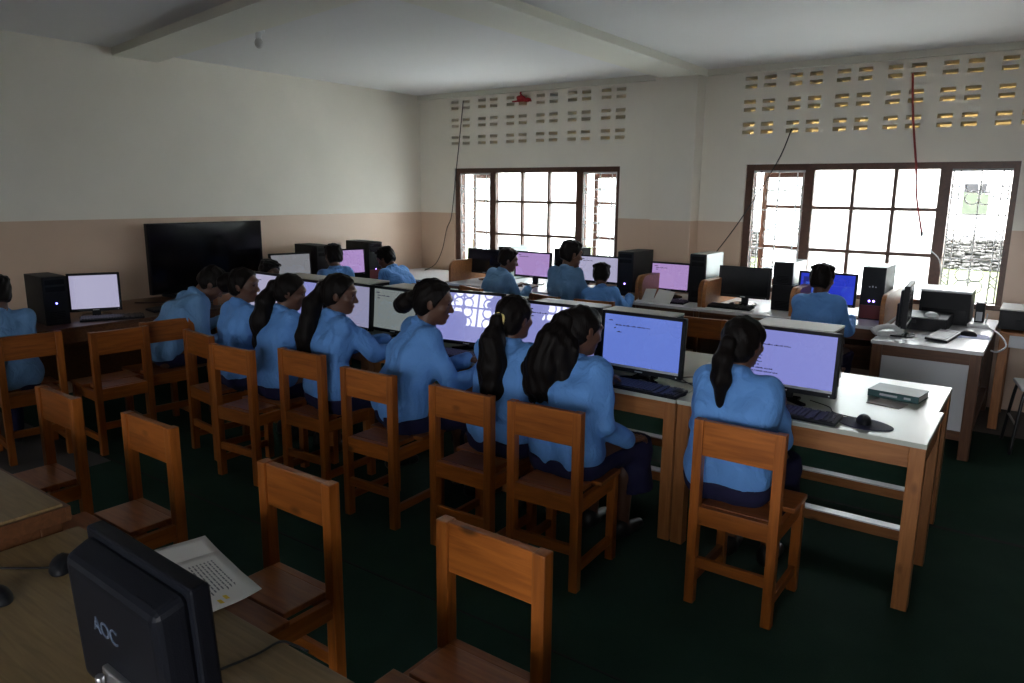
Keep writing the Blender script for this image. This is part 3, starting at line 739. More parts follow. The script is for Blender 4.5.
# cases behind them
desktop_case('black computer case with pale lid behind the rightmost code monitor', 4.12, 4.51, -1.95, -1.72, .325)
desktop_case('black computer case with grey lid behind the blue-violet monitor', 3.22, 3.655, -1.95, -1.73, .30)
desktop_case('black computer case with pale lid behind the glare monitor at the loose-haired girl', 2.73, 3.19, -1.95, -1.74, .305)
desktop_case('black computer case with pale lid behind the glare monitor of the reaching girl', 2.08, 2.58, -1.95, -1.74, .30)
desktop_case('black computer case behind the dim greenish monitor', 1.46, 1.98, -1.95, -1.74, .30)
desktop_case('black computer case right behind the pale screen, beside the long-haired girl', .95, 1.42, -2.08, -1.85, .325)
desktop_case('black computer case behind the lavender screen at left', .38, .88, -2.08, -1.85, .31)
# keyboards and mice on the middle row
GK = 'keyboards on the middle row'
keyboard('black keyboard in front of the rightmost code monitor', (4.44, -2.36, .74), -2, group=GK)
keyboard('black keyboard in front of the blue-violet monitor', (3.73, -2.385, .74), -3, group=GK)
keyboard('dark keyboard in front of the reaching girl', (2.55, -2.38, .74), 0, group=GK)
keyboard('dark keyboard in front of the girl with the yellow hair tie', (3.08, -2.38, .74), 0, group=GK)
keyboard('dark keyboard before the pale screen of the long-haired girl', (1.55, -2.38, .74), 0, group=GK)
mb = MB()
poly = [(.105*math.cos(2*PI*k/40)*(1+.12*math.cos(4*PI*k/40)), .085*math.sin(2*PI*k/40)) for k in range(40)]
o = MB().prism(poly, .004, bev=.001).build('mouse_mat', 'pad'); o.location = (4.745, -2.315, .7405); o.rotation_euler = (0, 0, R(-8)); tag(o, 'dark navy oval mouse mat on the rightmost middle table', 'mouse mat')
mouse('black mouse on the navy oval mat', (4.74, -2.30, .745), 12, group='mice on the middle row')
mouse('black mouse beside the keyboard of the blue-violet monitor', (3.915, -2.375, .7405), -15, group='mice on the middle row')
# book and leaflet
t = thing('book', 'thick teal hardback book lying on the rightmost middle table', 'book', (4.785, -1.725, .741), -8)
MB().box(-.115, .115, -.085, .085, .0, .004, bev=.001).box(-.115, .115, -.085, .085, .030, .034, bev=.001).box(-.115, .115, -.085, -.081, .0, .034, bev=.001).build('cover', 'book', t)
MB().box(-.111, .111, -.0808, .081, .0041, .0299).build('pages', 'paper', t)
mb = MB(); mb.box(-.06, .02, -.0862, -.085, .012, .022); mb.box(.05, .08, -.0862, -.085, .012, .022); mb.build('spine_print', 'badge', t)
o = MB().box(-.075, .075, -.055, .055, 0, .003).build('leaflet', 'leaflet'); o.location = (4.765, -1.90, .7405); o.rotation_euler = (0, 0, R(-12)); tag(o, 'grey-brown leaflet lying beside the teal book', 'leaflet')
cable('thin black cable curling on the table right of the rightmost code monitor', [(4.46, -2.08, .745), (4.56, -2.14, .744), (4.60, -2.22, .744), (4.70, -2.25, .744), (4.74, -2.26, .748)], .0025, group='cables on the middle row')
cable('black cable tangle on the table between two middle screens', [(3.72, -2.1, .745), (3.86, -2.13, .744), (3.95, -2.05, .744), (3.88, -1.98, .746), (3.80, -2.06, .747), (3.92, -2.17, .745), (4.02, -2.12, .745), (4.08, -2.0, .745)], .003, group='cables on the middle row')
cable('second black cable loop on the table behind the ponytailed girl', [(3.80, -1.85, .745), (3.95, -1.90, .744), (4.05, -1.80, .744), (3.97, -1.74, .746), (3.86, -1.80, .747), (4.0, -1.95, .745), (4.10, -2.03, .745)], .003, group='cables on the middle row')
t = thing('power_strip', 'pale multi-socket power strip among cables on the middle table', 'power strip', (3.93, -1.72, .741), 5)
MB().box(-.12, .12, -.03, .03, 0, .03, bev=.006).build('body', 'white_plastic', t)
mb = MB()
for k in range(4): mb.cyl((-.085+.055*k, 0, .0305), .018, .003, seg=14)
mb.build('sockets', 'badge', t)
for k in range(2):
    mb = MB(); mb.box(-.015, .015, -.015, .015, .0322, .062, bev=.005); mb.tube([(0, 0, .06), (.02, .03, .085), (.05, .08, .04), (.07, .10, .006)], .003, seg=6)
    o = mb.build('power_plug', 'black'); o.location = (3.93-.03+.055*k, -1.72, .741); tag(o, ('black plug in the power strip, left one', 'black plug in the power strip, right one')[k], 'plug', 'plugs in the power strip')
# water bottle cap / small glass near blue-violet monitor
mb = MB(); mb.cyl((0, 0, .045), .03, .09, seg=20, bev=.006); mb.cyl((0, 0, .1), .014, .02, seg=16)
o = mb.build('plastic_bottle', 'clear', smooth=False); o.location = (3.47, -2.33, .7405); tag(o, 'small clear plastic bottle beside the keyboard of the blue-violet monitor', 'bottle')

# window row
GW = 'monitors along the windows'
monitor('black unlit monitor in front of the left window, nearest the corner', (.235, .80, .74), 0, W=.49, H=.27, off='screen_off', lift=.075, group=GW)
monitor('purple-lit monitor between two boys at the left window', (.875, .80, .74), 0, W=.46, H=.275, scr=PUR, lines=few[:2], lift=.075, group=GW)
monitor('lavender-lit monitor behind the short student\'s head at the left window', (1.67, .80, .74), 0, W=.48, H=.275, scr=WHT, lines=few[:2], lift=.08, group=GW)
monitor('purple-lit monitor in front of the pier, above the open book', (2.44, .80, .74), 0, W=.40, H=.27, scr=PUR, lines=few, lift=.065, group=GW)
monitor('dark unlit widescreen monitor at the left side of the right window', (3.145, .80, .74), 0, W=.46, H=.275, off='screen_off', lift=.065, group=GW)
mn = [('program_window', .05, .42, .12, .80, screen_mat((.02, .03, .35), 0.33)), ('dialog_box', .10, .38, .30, .42, screen_mat((.10, .2, .85), 0.396)), ('dialog_box', .10, .38, .50, .70, screen_mat((.10, .2, .85), 0.396))]
monitor('deep-blue-lit monitor beside the boy at the right window', (3.84, .80, .74), 0, W=.46, H=.275, scr=DEEP, blocks=mn, lift=.065, group=GW)
GT = 'computer towers along the windows'
tower('black tower with pale side behind the black unlit monitor at the left window', .30, .46, .97, .36, .37, side='case_white', top='case_white', led=None, group=GT)
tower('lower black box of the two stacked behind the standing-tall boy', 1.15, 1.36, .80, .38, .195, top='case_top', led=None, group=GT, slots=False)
tower('upper black box of the two stacked behind the standing-tall boy', 1.15, 1.36, .80, .38, .20, z=.938, led=None, group=GT, slots=False)
tower('black tower with violet light at the pier end of the left window', 1.965, 2.13, .66, .42, .42, led='led_purple', led_h=.28, group=GT)
tower('black tower with window reflection coloured into its side, on the pier side of the right window', 2.685, 2.835, .68, .42, .435, side='case_white', top='case_white', led=None, group=GT)
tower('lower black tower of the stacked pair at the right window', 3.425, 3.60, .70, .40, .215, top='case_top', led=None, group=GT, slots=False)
tower('upper black pale-sided tower of the stacked pair at the right window', 3.425, 3.585, .70, .40, .19, z=.958, side='case_white', top='case_white', led=None, group=GT, slots=False)
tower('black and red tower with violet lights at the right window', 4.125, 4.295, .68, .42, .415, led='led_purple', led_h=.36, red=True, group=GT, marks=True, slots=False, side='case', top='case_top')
keyboard('black keyboard under the dark widescreen monitor', (3.10, .55, .74), 0, group='keyboards along the windows')
keyboard('black keyboard under the purple monitor at the pier', (2.58, .53, .74), 0, L=.30, group='keyboards along the windows')
mouse('dark mouse beside the keyboard under the dark widescreen monitor', (3.09, .68, .7405), 10, group='mice along the windows')
# open book leaning on the pier carrel
t = thing('open_book', 'open exercise book propped up on the carrel desk at the pier', 'book', (2.45, .42, .7405), -2)
for s in (-1, 1):
    T = Matrix.Rotation(R(-42), 4, 'X') @ Matrix.Rotation(R(s*5), 4, 'Y')
    MB().box(0 if s > 0 else -.165, .165 if s > 0 else 0, -.004, .004, .002, .15, M4=T).build('page_block', 'paper', t)
# cables hanging by windows
cable('thin black wire hanging from the vents beside the left window', [(-.556, 1.385, 2.76), (-.62, 1.385, 2.3), (-.68, 1.385, 1.9), (-.735, 1.37, 1.42), (-.80, 1.35, 1.25), (-.83, 1.3, 1.0), (-.86, 1.2, .82), (-.95, 1.1, .745)], .005, group='hanging wires')
cable('thin black wire slanting down from the vents left of the right window', [(3.281, 1.385, 2.29), (3.20, 1.385, 2.05), (3.05, 1.355, 1.75), (2.85, 1.36, 1.42), (2.69, 1.3, 1.16)], .005, group='hanging wires')
cable('red wire hanging from the vents over the right window', [(4.215, 1.385, 2.69), (4.245, 1.385, 2.4), (4.30, 1.385, 2.05), (4.32, 1.36, 1.95), (4.35, 1.36, 1.7), (4.42, 1.36, 1.4)], .009, 'cable_red', group='hanging wires')
cable('pale lower wire hanging at the open pane of the right window', [(4.42, 1.36, 1.4), (4.47, 1.36, 1.29), (4.57, 1.36, 1.19), (4.60, 1.36, 1.0), (4.61, 1.3, .8), (4.62, 1.25, .745)], .005, 'cable_white', group='hanging wires')
mb = MB(); mb.ball((4.42, 1.36, 1.4), .014, scale=(.8, .8, 1.8), seg=10); tag(mb.build('wire_joint', 'cable_black'), 'black taped joint in the red wire at the right window', 'joint')
mb = MB(); mb.box(.20, .42, 1.33, 1.40, 2.70, 2.715); mb.ball((.30, 1.36, 2.735), .06, scale=(1, .6, .55), seg=12); mb.ball((.38, 1.36, 2.715), .05, scale=(1.2, .6, .45), seg=12); mb.tube([(.30, 1.37, 2.74), (.29, 1.37, 2.80), (.31, 1.385, 2.83)], .01, seg=6)
for v in mb.bm.verts: v.co += Vector((random.uniform(-.006, .006), 0, random.uniform(-.006, .006)))
tag(mb.build('red_rag', 'red_cloth'), 'small red rag stuffed in the wall vents above the left window', 'rag')
# ceiling bulb
t = thing('ceiling_bulb', 'small bare bulb in a white ceiling holder', 'light bulb', (.40, -2.12, ZC))
MB().cyl((0, 0, -.012), .045, .024, seg=20, bev=.004).build('rose', 'white_plastic', t)
MB().cyl((0, 0, -.045), .022, .045, seg=16).build('holder', 'white_plastic', t)
mb = MB(); mb.ball((0, 0, -.098), .03, scale=(1, 1, 1.25), seg=16); mb.build('bulb', 'bulb_glass', t, smooth=True)

# white desk items
t = monitor('thin monitor seen edge-on on the white office desk', (4.555, .10, .74), 94, W=.44, H=.29, off='screen_off', lift=.08, badge=False, tiltd=0)
keyboard('pale keyboard lying endways on the white office desk', (4.775, .20, .7405), 84, body='black', keys='key_white', L=.46, D=.14)
tower_ = thing('desktop_computer', 'flat black desktop computer under the white mouse on the office desk', 'computer', (4.605, .56, .7405))
MB().box(-.165, .165, -.19, .19, .004, .10, bev=.006).build('case', 'case', tower_); MB().box(-.16, .16, -.196, -.188, .01, .095, bev=.003).build('front_panel', 'black_gloss', tower_)
MB().box(-.15, -.03, -.199, -.195, .055, .08).build('drive_bay', 'black', tower_)
mouse('white mouse lying on top of the flat black desktop computer', (4.66, .46, .841), 60, body='white_plastic')
t = thing('printer', 'large black box-shaped printer with pale lid by the right window', 'printer', (4.70, 1.0, .7405))
MB().box(-.17, .17, -.20, .18, .004, .245, bev=.006).build('body', 'case', t); MB().box(-.172, .172, -.202, .182, .2452, .262, bev=.004).build('lid', 'white_plastic', t)
MB().box(-.15, .15, -.206, -.199, .02, .12, bev=.002).build('paper_tray', 'black_gloss', t)
t = thing('power_adapter', 'small upright black adapter box right of the printer', 'adapter', (4.925, 1.02, .7405))
MB().box(-.03, .03, -.07, .07, 0, .17, bev=.006).build('body', 'black', t); MB().box(-.02, .02, -.073, -.069, .03, .10).build('socket_plate', 'badge', t)
t = thing('router', 'flat white router right of the printer', 'router', (4.93, .84, .7405), 5)
MB().box(-.07, .07, -.05, .05, 0, .028, bev=.008).build('body', 'white_plastic', t)
MB().tube([(.05, .045, .02), (.055, .05, .10)], .005, seg=8, smooth=False).build('aerial', 'white_plastic', t)
o = MB().box(-.11, .11, -.09, .09, 0, .003, bev=.001).build('mouse_mat', pmat('pale_blue_mat', (.35, .38, .62), .7, nscale=30)); o.location = (4.93, .36, .7403); o.rotation_euler = (0, 0, R(10)); tag(o, 'pale blue mouse mat near the right edge of the white office desk', 'mouse mat')
mouse('black mouse on the pale blue mat', (4.91, .37, .7435), 75)
# white handset-like device at left edge
t = thing('desk_phone', 'white curved handset device at the left edge of the white office desk', 'phone', (4.44, .04, .7405), 35)
mb = MB(); mb.tube([(-.10, 0, .02), (-.06, 0, .05), (.0, 0, .06), (.06, 0, .05), (.10, 0, .02)], lambda t: .026-.008*math.sin(PI*t), seg=10); mb.build('handset', 'white_plastic', t)
MB().box(-.08, .08, -.05, .05, 0, .03, bev=.008).build('base', 'white_plastic', t)
cable('white coiled cable behind the edge-on monitor on the office desk', [(4.43, .20, .745), (4.40, .35, .748), (4.44, .50, .746), (4.40, .62, .75), (4.42, .8, .76), (4.40, .95, .80), (4.38, 1.1, .76)], .006, 'cable_white')
cable('white cable drooping off the right side of the white office desk', [(4.96, .9, .745), (5.03, .72, .75), (5.10, .5, .74), (5.14, .35, .70), (5.10, .25, .67), (5.06, .22, .68)], .006, 'cable_white')
# amplifier box
t = thing('amplifier', 'flat black amplifier box with pale lid at the right edge', 'amplifier', (5.33, .98, .7405))
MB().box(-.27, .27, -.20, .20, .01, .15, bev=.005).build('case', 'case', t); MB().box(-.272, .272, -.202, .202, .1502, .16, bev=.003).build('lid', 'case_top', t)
MB().box(-.26, .26, -.208, -.199, .02, .14, bev=.002).build('front_panel', 'black_gloss', t)
mb = MB()
for k in range(4): mb.cyl((0, 0, 0), .014, .014, seg=14, M4=Matrix.Translation((-.15+.09*k, -.215, .08)) @ Matrix.Rotation(PI/2, 4, 'X'))
mb.build('knobs', 'black', t)
# stool
t = thing('metal_stool', 'black-legged stool with white seat at the right edge', 'stool', (5.40, .34, 0), 10)
MB().box(-.17, .17, -.17, .17, .44, .465, bev=.012, seg=3).build('seat', 'white_plastic', t)
for sx in (-1, 1):
    for sy in (-1, 1):
        MB().tube([(sx*.13, sy*.13, .44), (sx*.15, sy*.15, .38), (sx*.185, sy*.185, 0.005)], .011, seg=8).build('leg', 'black_metal', t)
    MB().tube([(sx*.166, -.166, .20), (sx*.166, .166, .20)], .008, seg=8, smooth=False).build('foot_bar', 'steel', t)

# left wall
t = thing('television', 'big black switched-off television standing on the left wall table', 'television', (-1.13, -1.685, .74), 90)
MB().box(-.585, .585, 0, .05, .03, .665, bev=.006).box(-.4, .4, .04, .075, .10, .45, bev=.01).build('housing', 'black_gloss', t)
MB().box(-.573, .573, -.002, .001, .048, .653).build('screen', 'tv_screen', t)
mb = MB(); mb.box(-.02, .02, -.003, .0, .034, .040); mb.build('badge', 'logo', t)
for s in (-1, 1): MB().box(s*.42-.015, s*.42+.015, -.09, .12, 0, .03, bev=.004).build('foot', 'black', t)
monitor('white-lit monitor alone by the left wall', (-.56, -3.02, .74), 64, W=.355, H=.29, scr=WHT, lift=.045)
tower('black tower with blue light by the left wall, beside the boy', -.08, .08, 0, .34, .345, rz=86, led='led_blue', led_h=.45, group='towers along the left wall').location = (-.42, -3.355, .74)
monitor('grey-lit monitor by the left wall, right of the television', (-.74, -1.06, .74), 76, W=.43, H=.28, scr=screen_mat((.45, .46, .5), 0.277), lift=.08)
monitor('pinkish-lit monitor by the left wall, nearest the corner', (-.74, -.33, .74), 76, W=.42, H=.28, scr=PUR, lines=few, lift=.08)
tower('black tower beside the grey-lit monitor on the left wall table', -.09, .09, 0, .42, .41, rz=82, led=None, group='towers along the left wall').location = (-.72, -.66, .74)
tower('black tower with violet light nearest the room corner', -.09, .09, 0, .42, .415, rz=82, led='led_purple', led_h=.3, group='towers along the left wall', red=True).location = (-.70, .03, .74)
keyboard('dark keyboard below the white-lit monitor by the left wall', (-.36, -3.0, .7405), 66)
keyboard('dark keyboard in front of the television', (-.45, -2.45, .7405), 90)
cable('black cables lying under the television', [(-1.0, -2.5, .745), (-.85, -2.35, .745), (-.8, -2.1, .746), (-.92, -1.95, .745), (-.75, -1.75, .745)], .004)

# front desk items
t = thing('monitor', 'black bulky monitor seen from behind on the front oak desk', 'monitor', (4.005, -5.03, .68), 178)
W_, H_ = .40, .32; zb = .05
T = Matrix.Translation((0, 0, zb+H_/2)) @ Matrix.Rotation(R(-3), 4, 'X')
mb = MB(); mb.box(-W_/2, W_/2, 0, .036, -H_/2, H_/2, bev=.008, seg=3)
at(mb, T).build('housing', 'aoc_black', t)
mb = MB()
# tapered rear shell
q = bmesh.ops.create_cube(mb.bm, size=1)
for v in q['verts']:
    back = v.co.y > 0
    v.co.x *= (W_-.045 if back else W_-.022); v.co.z = v.co.z*(H_-.05 if back else H_-.022)-(.006 if back else 0); v.co.y = .092 if back else .030
bmesh.ops.bevel(mb.bm, geom=mb.bm.edges[:], offset=.022, segments=4, profile=.6, affect='EDGES')
at(mb, T).build('rear_shell', 'aoc_black', t, smooth=False)
mb = MB()
for k in range(9): mb.box(-W_/2+.055+k*.006, -W_/2+.057+k*.006, .074, .079, .1305, .134)
at(mb, T).build('vent_slots', 'black', t)
MB().box(-.19, .19, -.003, .001, -.14, .15, M4=T).build('screen', 'screen_off', t)
mb = MB(); mb.tube([(-.035, .11, .14), (-.04, .10, .05), (-.05, .06, .014)], .008, seg=8); mb.tube([(.035, .11, .14), (.04, .10, .05), (.05, .06, .014)], .008, seg=8); mb.box(-.05, .05, .075, .10, .05, .15, bev=.006); mb.build('stand', 'steel', t)
MB().cyl((0, .06, .008), .11, .016, seg=32, bev=.004).build('foot', 'black', t)
fc = bpy.data.curves.new('letters', 'FONT'); fc.body = 'AOC'; fc.size = .046; fc.extrude = .0012; fc.align_x = 'CENTER'; fc.align_y = 'CENTER'; fc.space_character = .95
fo = bpy.data.objects.new('letters', fc); COL.objects.link(fo)
dg = bpy.context.evaluated_depsgraph_get(); me = bpy.data.meshes.new_from_object(fo.evaluated_get(dg)); bpy.data.objects.remove(fo)
me.materials.clear(); me.materials.append(M['logo'])
lo = bpy.data.objects.new('logo', me); COL.objects.link(lo); lo.parent = t
lo.matrix_local = T @ Matrix.Translation((.03, .0925, .02)) @ Matrix.Rotation(PI, 4, 'Z') @ Matrix.Rotation(PI/2, 4, 'X')
def sheet(label, loc, rz, w, h, curl, lines):
    t = thing('paper_sheet', label, 'paper', loc, rz, 'papers on the front desk')
    mb = MB(); n = 10; V = []
    def zf(u, v): return .004+curl*max(0, v-.6)**2*(.3+u)+.002*math.sin(5*u+3*v)
    for i in range(n+1):
        for j in range(n+1):
            u, v = i/n, j/n; V.append(mb.bm.verts.new(((u-.5)*w, (v-.5)*h, zf(u, v))))
    for i in range(n):
        for j in range(n): mb.bm.faces.new((V[i*(n+1)+j], V[(i+1)*(n+1)+j], V[(i+1)*(n+1)+j+1], V[i*(n+1)+j+1]))
    o = mb.build('sheet', 'paper', t, smooth=True); so = o.modifiers.new('thick', 'SOLIDIFY'); so.thickness = .0012
    if lines:
        mb = MB(); rnd = random.Random(2)
        for k in range(14):
            v = .25+.045*k
            if .5 < v < .55: continue
            x = .15
            while x < .72:
                L = rnd.uniform(.02, .07); zz = zf(x, v)+.0022
                mb.quad(((x-.5)*w, (v-.5)*h, zz), ((x+L-.5)*w, (v-.5)*h, zz), ((x+L-.5)*w, (v-.5)*h+.004, zz), ((x-.5)*w, (v-.5)*h+.004, zz)); x += L+.015
        mb.build('printed_lines', 'ink', t)
        mb = MB()
        for (u, v) in ((.86, .66), (.90, .58)):
            zz = zf(u, v)+.0024; mb.quad(((u-.5)*w-.012, (v-.5)*h-.006, zz), ((u-.5)*w+.01, (v-.5)*h-.004, zz), ((u-.5)*w+.012, (v-.5)*h+.006, zz), ((u-.5)*w-.01, (v-.5)*h+.004, zz))
        mb.build('marker_spots', 'yellow_ink', t)
    return t
sheet('white sheet underneath, sticking out at the far side of the papers', (3.47, -4.69, .6805), -14, .30, .21, .05, False)
sheet('printed white sheet with yellow marks, topmost on the front desk', (3.605, -4.735, .690), -12, .30, .225, .06, True)
cable('thin black cable lying across the front oak desk', [(3.93, -5.0, .686), (3.941, -4.927, .684), (3.966, -4.813, .684), (3.968, -4.75, .684), (4.0, -4.737, .684), (4.04, -4.725, .675)], .003)
mouse('dark mouse lying on the front oak desk behind the bulky monitor', (3.20, -4.89, .6805), 60)
mouse('second dark mouse on the front oak desk, cut by the left picture edge', (3.24, -5.06, .6805), 90)
cable('black cable lying at the left end of the front oak desk', [(2.99, -5.06, .684), (3.08, -4.99, .684), (3.16, -4.93, .684), (3.2, -4.90, .69)], .003)
# ------------------------------------------------------------------ people: one smooth implicit surface each, meshed by surface nets
def V3(*a): return np.array(a, float)
def unit(v): return v/np.linalg.norm(v)
def rotx(a): c, s = math.cos(a), math.sin(a); return np.array([[1, 0, 0], [0, c, -s], [0, s, c]])
def roty(a): c, s = math.cos(a), math.sin(a); return np.array([[c, 0, s], [0, 1, 0], [-s, 0, c]])
def rotz_(a): c, s = math.cos(a), math.sin(a); return np.array([[c, -s, 0], [s, c, 0], [0, 0, 1]])
class Field:
    """smooth union of round cones and ellipsoids on a regular grid"""
    def __init__(s, h): s.h = h; s.p = []
    def rc(s, a, b, ra, rb, k=.02): s.p.append(('c', V3(*a), V3(*b), ra, rb, k)); return s
    def chain(s, pts, rs, k=.02):
        for i in range(len(pts)-1): s.rc(pts[i], pts[i+1], rs[i], rs[i+1], k)
        return s
    def el(s, c, r, Rm=None, k=.02, sub=False): s.p.append(('s' if sub else 'e', V3(*c), V3(*r), np.eye(3) if Rm is None else Rm, None, k)); return s
    def mesh(s, name, mats, parent=None, cut=None, warp=None, loc_off=None, colour=None):
        lo = np.full(3, 1e9); hi = -lo
        for q in s.p:
            if q[0] == 'c':
                for e, r in ((q[1], q[3]), (q[2], q[4])): lo = np.minimum(lo, e-r); hi = np.maximum(hi, e+r)
            elif q[0] == 'e':
                m = q[2].max(); lo = np.minimum(lo, q[1]-m); hi = np.maximum(hi, q[1]+m)
        pad = 3*s.h+.012; lo -= pad; hi += pad
        n = np.ceil((hi-lo)/s.h).astype(int)+1
        ax = [lo[i]+np.arange(n[i])*s.h for i in range(3)]
        D = np.full(n, .08)
        for q in s.p:
            k = q[5]
            if q[0] == 'c':
                l = np.minimum(q[1]-q[3], q[2]-q[4]); u = np.maximum(q[1]+q[3], q[2]+q[4])
            else: l = q[1]-q[2].max(); u = q[1]+q[2].max()
            mg = .03+k
            i0 = np.clip(((l-mg-lo)/s.h).astype(int), 0, n-1); i1 = np.clip(((u+mg-lo)/s.h).astype(int)+2, 1, n)
            sl = tuple(slice(i0[i], i1[i]) for i in range(3))
            X = ax[0][sl[0]][:, None, None]; Y = ax[1][sl[1]][None, :, None]; Z = ax[2][sl[2]][None, None, :]
            if q[0] == 'c':
                a, b, ra, rb = q[1:5]; ba = b-a; L = ba@ba+1e-12
                px, py, pz = X-a[0], Y-a[1], Z-a[2]
                t = np.clip((px*ba[0]+py*ba[1]+pz*ba[2])/L, 0, 1)
                d = np.sqrt((px-t*ba[0])**2+(py-t*ba[1])**2+(pz-t*ba[2])**2)-(ra+(rb-ra)*t)
            else:
                c, r, Rm = q[1:4]
                P = [X-c[0], Y-c[1], Z-c[2]]
                L = [sum(P[j]*Rm[j, i] for j in range(3)) for i in range(3)]
                k0 = np.sqrt(sum((L[i]/r[i])**2 for i in range(3))); k1 = np.sqrt(sum((L[i]/r[i]**2)**2 for i in range(3)))+1e-9
                d = k0*(k0-1)/k1
            cur = D[sl]
            if q[0] == 's':
                d = -d; hh = np.clip(.5-.5*(cur-d)/k, 0, 1); D[sl] = cur*(1-hh)+d*hh+k*hh*(1-hh)
            else:
                hh = np.clip(.5+.5*(d-cur)/k, 0, 1); D[sl] = d*(1-hh)+cur*hh-k*hh*(1-hh)
        X, Y, Z = ax[0][:, None, None], ax[1][None, :, None], ax[2][None, None, :]
        if warp is not None: D = D+warp(X, Y, Z)
        if cut is not None: D = np.maximum(D, cut(X, Y, Z))
        ins = D < 0
        # cells
        c = np.zeros(np.array(D.shape)-1, int)
        for dx in (0, 1):
            for dy in (0, 1):
                for dz in (0, 1): c += ins[dx:dx+c.shape[0], dy:dy+c.shape[1], dz:dz+c.shape[2]]
        act = (c > 0) & (c < 8)
        idx = np.argwhere(act); vid = np.full(act.shape, -1, int); vid[act] = np.arange(len(idx))
        acc = np.zeros((len(idx), 3)); cnt = np.zeros(len(idx))
        corners = [(dx, dy, dz) for dx in (0, 1) for dy in (0, 1) for dz in (0, 1)]
        vals = {cc: D[idx[:, 0]+cc[0], idx[:, 1]+cc[1], idx[:, 2]+cc[2]] for cc in corners}
        for a_ in corners:
            for d_ in range(3):
                if a_[d_] == 0:
                    b_ = list(a_); b_[d_] = 1; b_ = tuple(b_)
                    va, vb = vals[a_], vals[b_]; m = (va < 0) != (vb < 0)
                    t = np.where(m, va/np.where(m, va-vb, 1), 0)
                    p = np.array(a_, float)[None, :].repeat(len(idx), 0); p[:, d_] += t
                    acc[m] += p[m]; cnt[m] += 1
        verts = lo+(idx+acc/cnt[:, None])*s.h
        quads = []
        for d_ in range(3):
            o = [1, 1, 1]; o[d_] = 0
            A = ins[tuple(slice(o[i], D.shape[i]-1) for i in range(3))]
            sh = [slice(o[i], D.shape[i]-1) for i in range(3)]; sh[d_] = slice(1, D.shape[d_])
            B = ins[tuple(sh)]
            # edge from grid node g to g+d
            Aa = ins[tuple(slice(o[i], D.shape[i]-1) for i in range(3))]
            m = Aa != B
            e = np.argwhere(m)+np.array(o)
            if not len(e): continue
            u, v = [(1, 2), (2, 0), (0, 1)][d_]
            def g(du, dv):
                q = e.copy(); q[:, u] -= du; q[:, v] -= dv; return vid[q[:, 0], q[:, 1], q[:, 2]]
            F = np.stack([g(1, 1), g(0, 1), g(0, 0), g(1, 0)], 1)
            flip = ~Aa[m]; F[flip] = F[flip][:, ::-1]
            quads.append(F)
        F = np.concatenate(quads)
        F = F[(F >= 0).all(1)]
        me = bpy.data.meshes.new(name); me.from_pydata(verts.tolist(), [], F.tolist()); me.update()
        for m_ in (mats if isinstance(mats, (list, tuple)) else [mats]): me.materials.append(M[m_])
        me.polygons.foreach_set('use_smooth', [True]*len(me.polygons))
        if colour is not None:
            ce = verts[F].mean(1); me.polygons.foreach_set('material_index', colour(ce).astype(np.int32))
        me.update()
        ob = bpy.data.objects.new(name, me); COL.objects.link(ob)
        if parent: ob.parent = parent
        return ob
def folds(A, seed):
    rs = np.random.RandomState(seed); ks = []
    for i in range(6):
        v = rs.normal(size=3); v[2] *= .55; v = v/np.linalg.norm(v)*rs.uniform(22, 60); ks.append((v, rs.uniform(0, 6.28), rs.uniform(.4, 1)))
    def f(X, Y, Z):
        o = 0
        for v, p, a in ks: o = o+a*np.sin(v[0]*X+v[1]*Y+v[2]*Z+p+.8*np.sin(9*X+7*Z+p)+.6*np.sin(11*Y-6*Z))
        return A*o/2.2
    return f
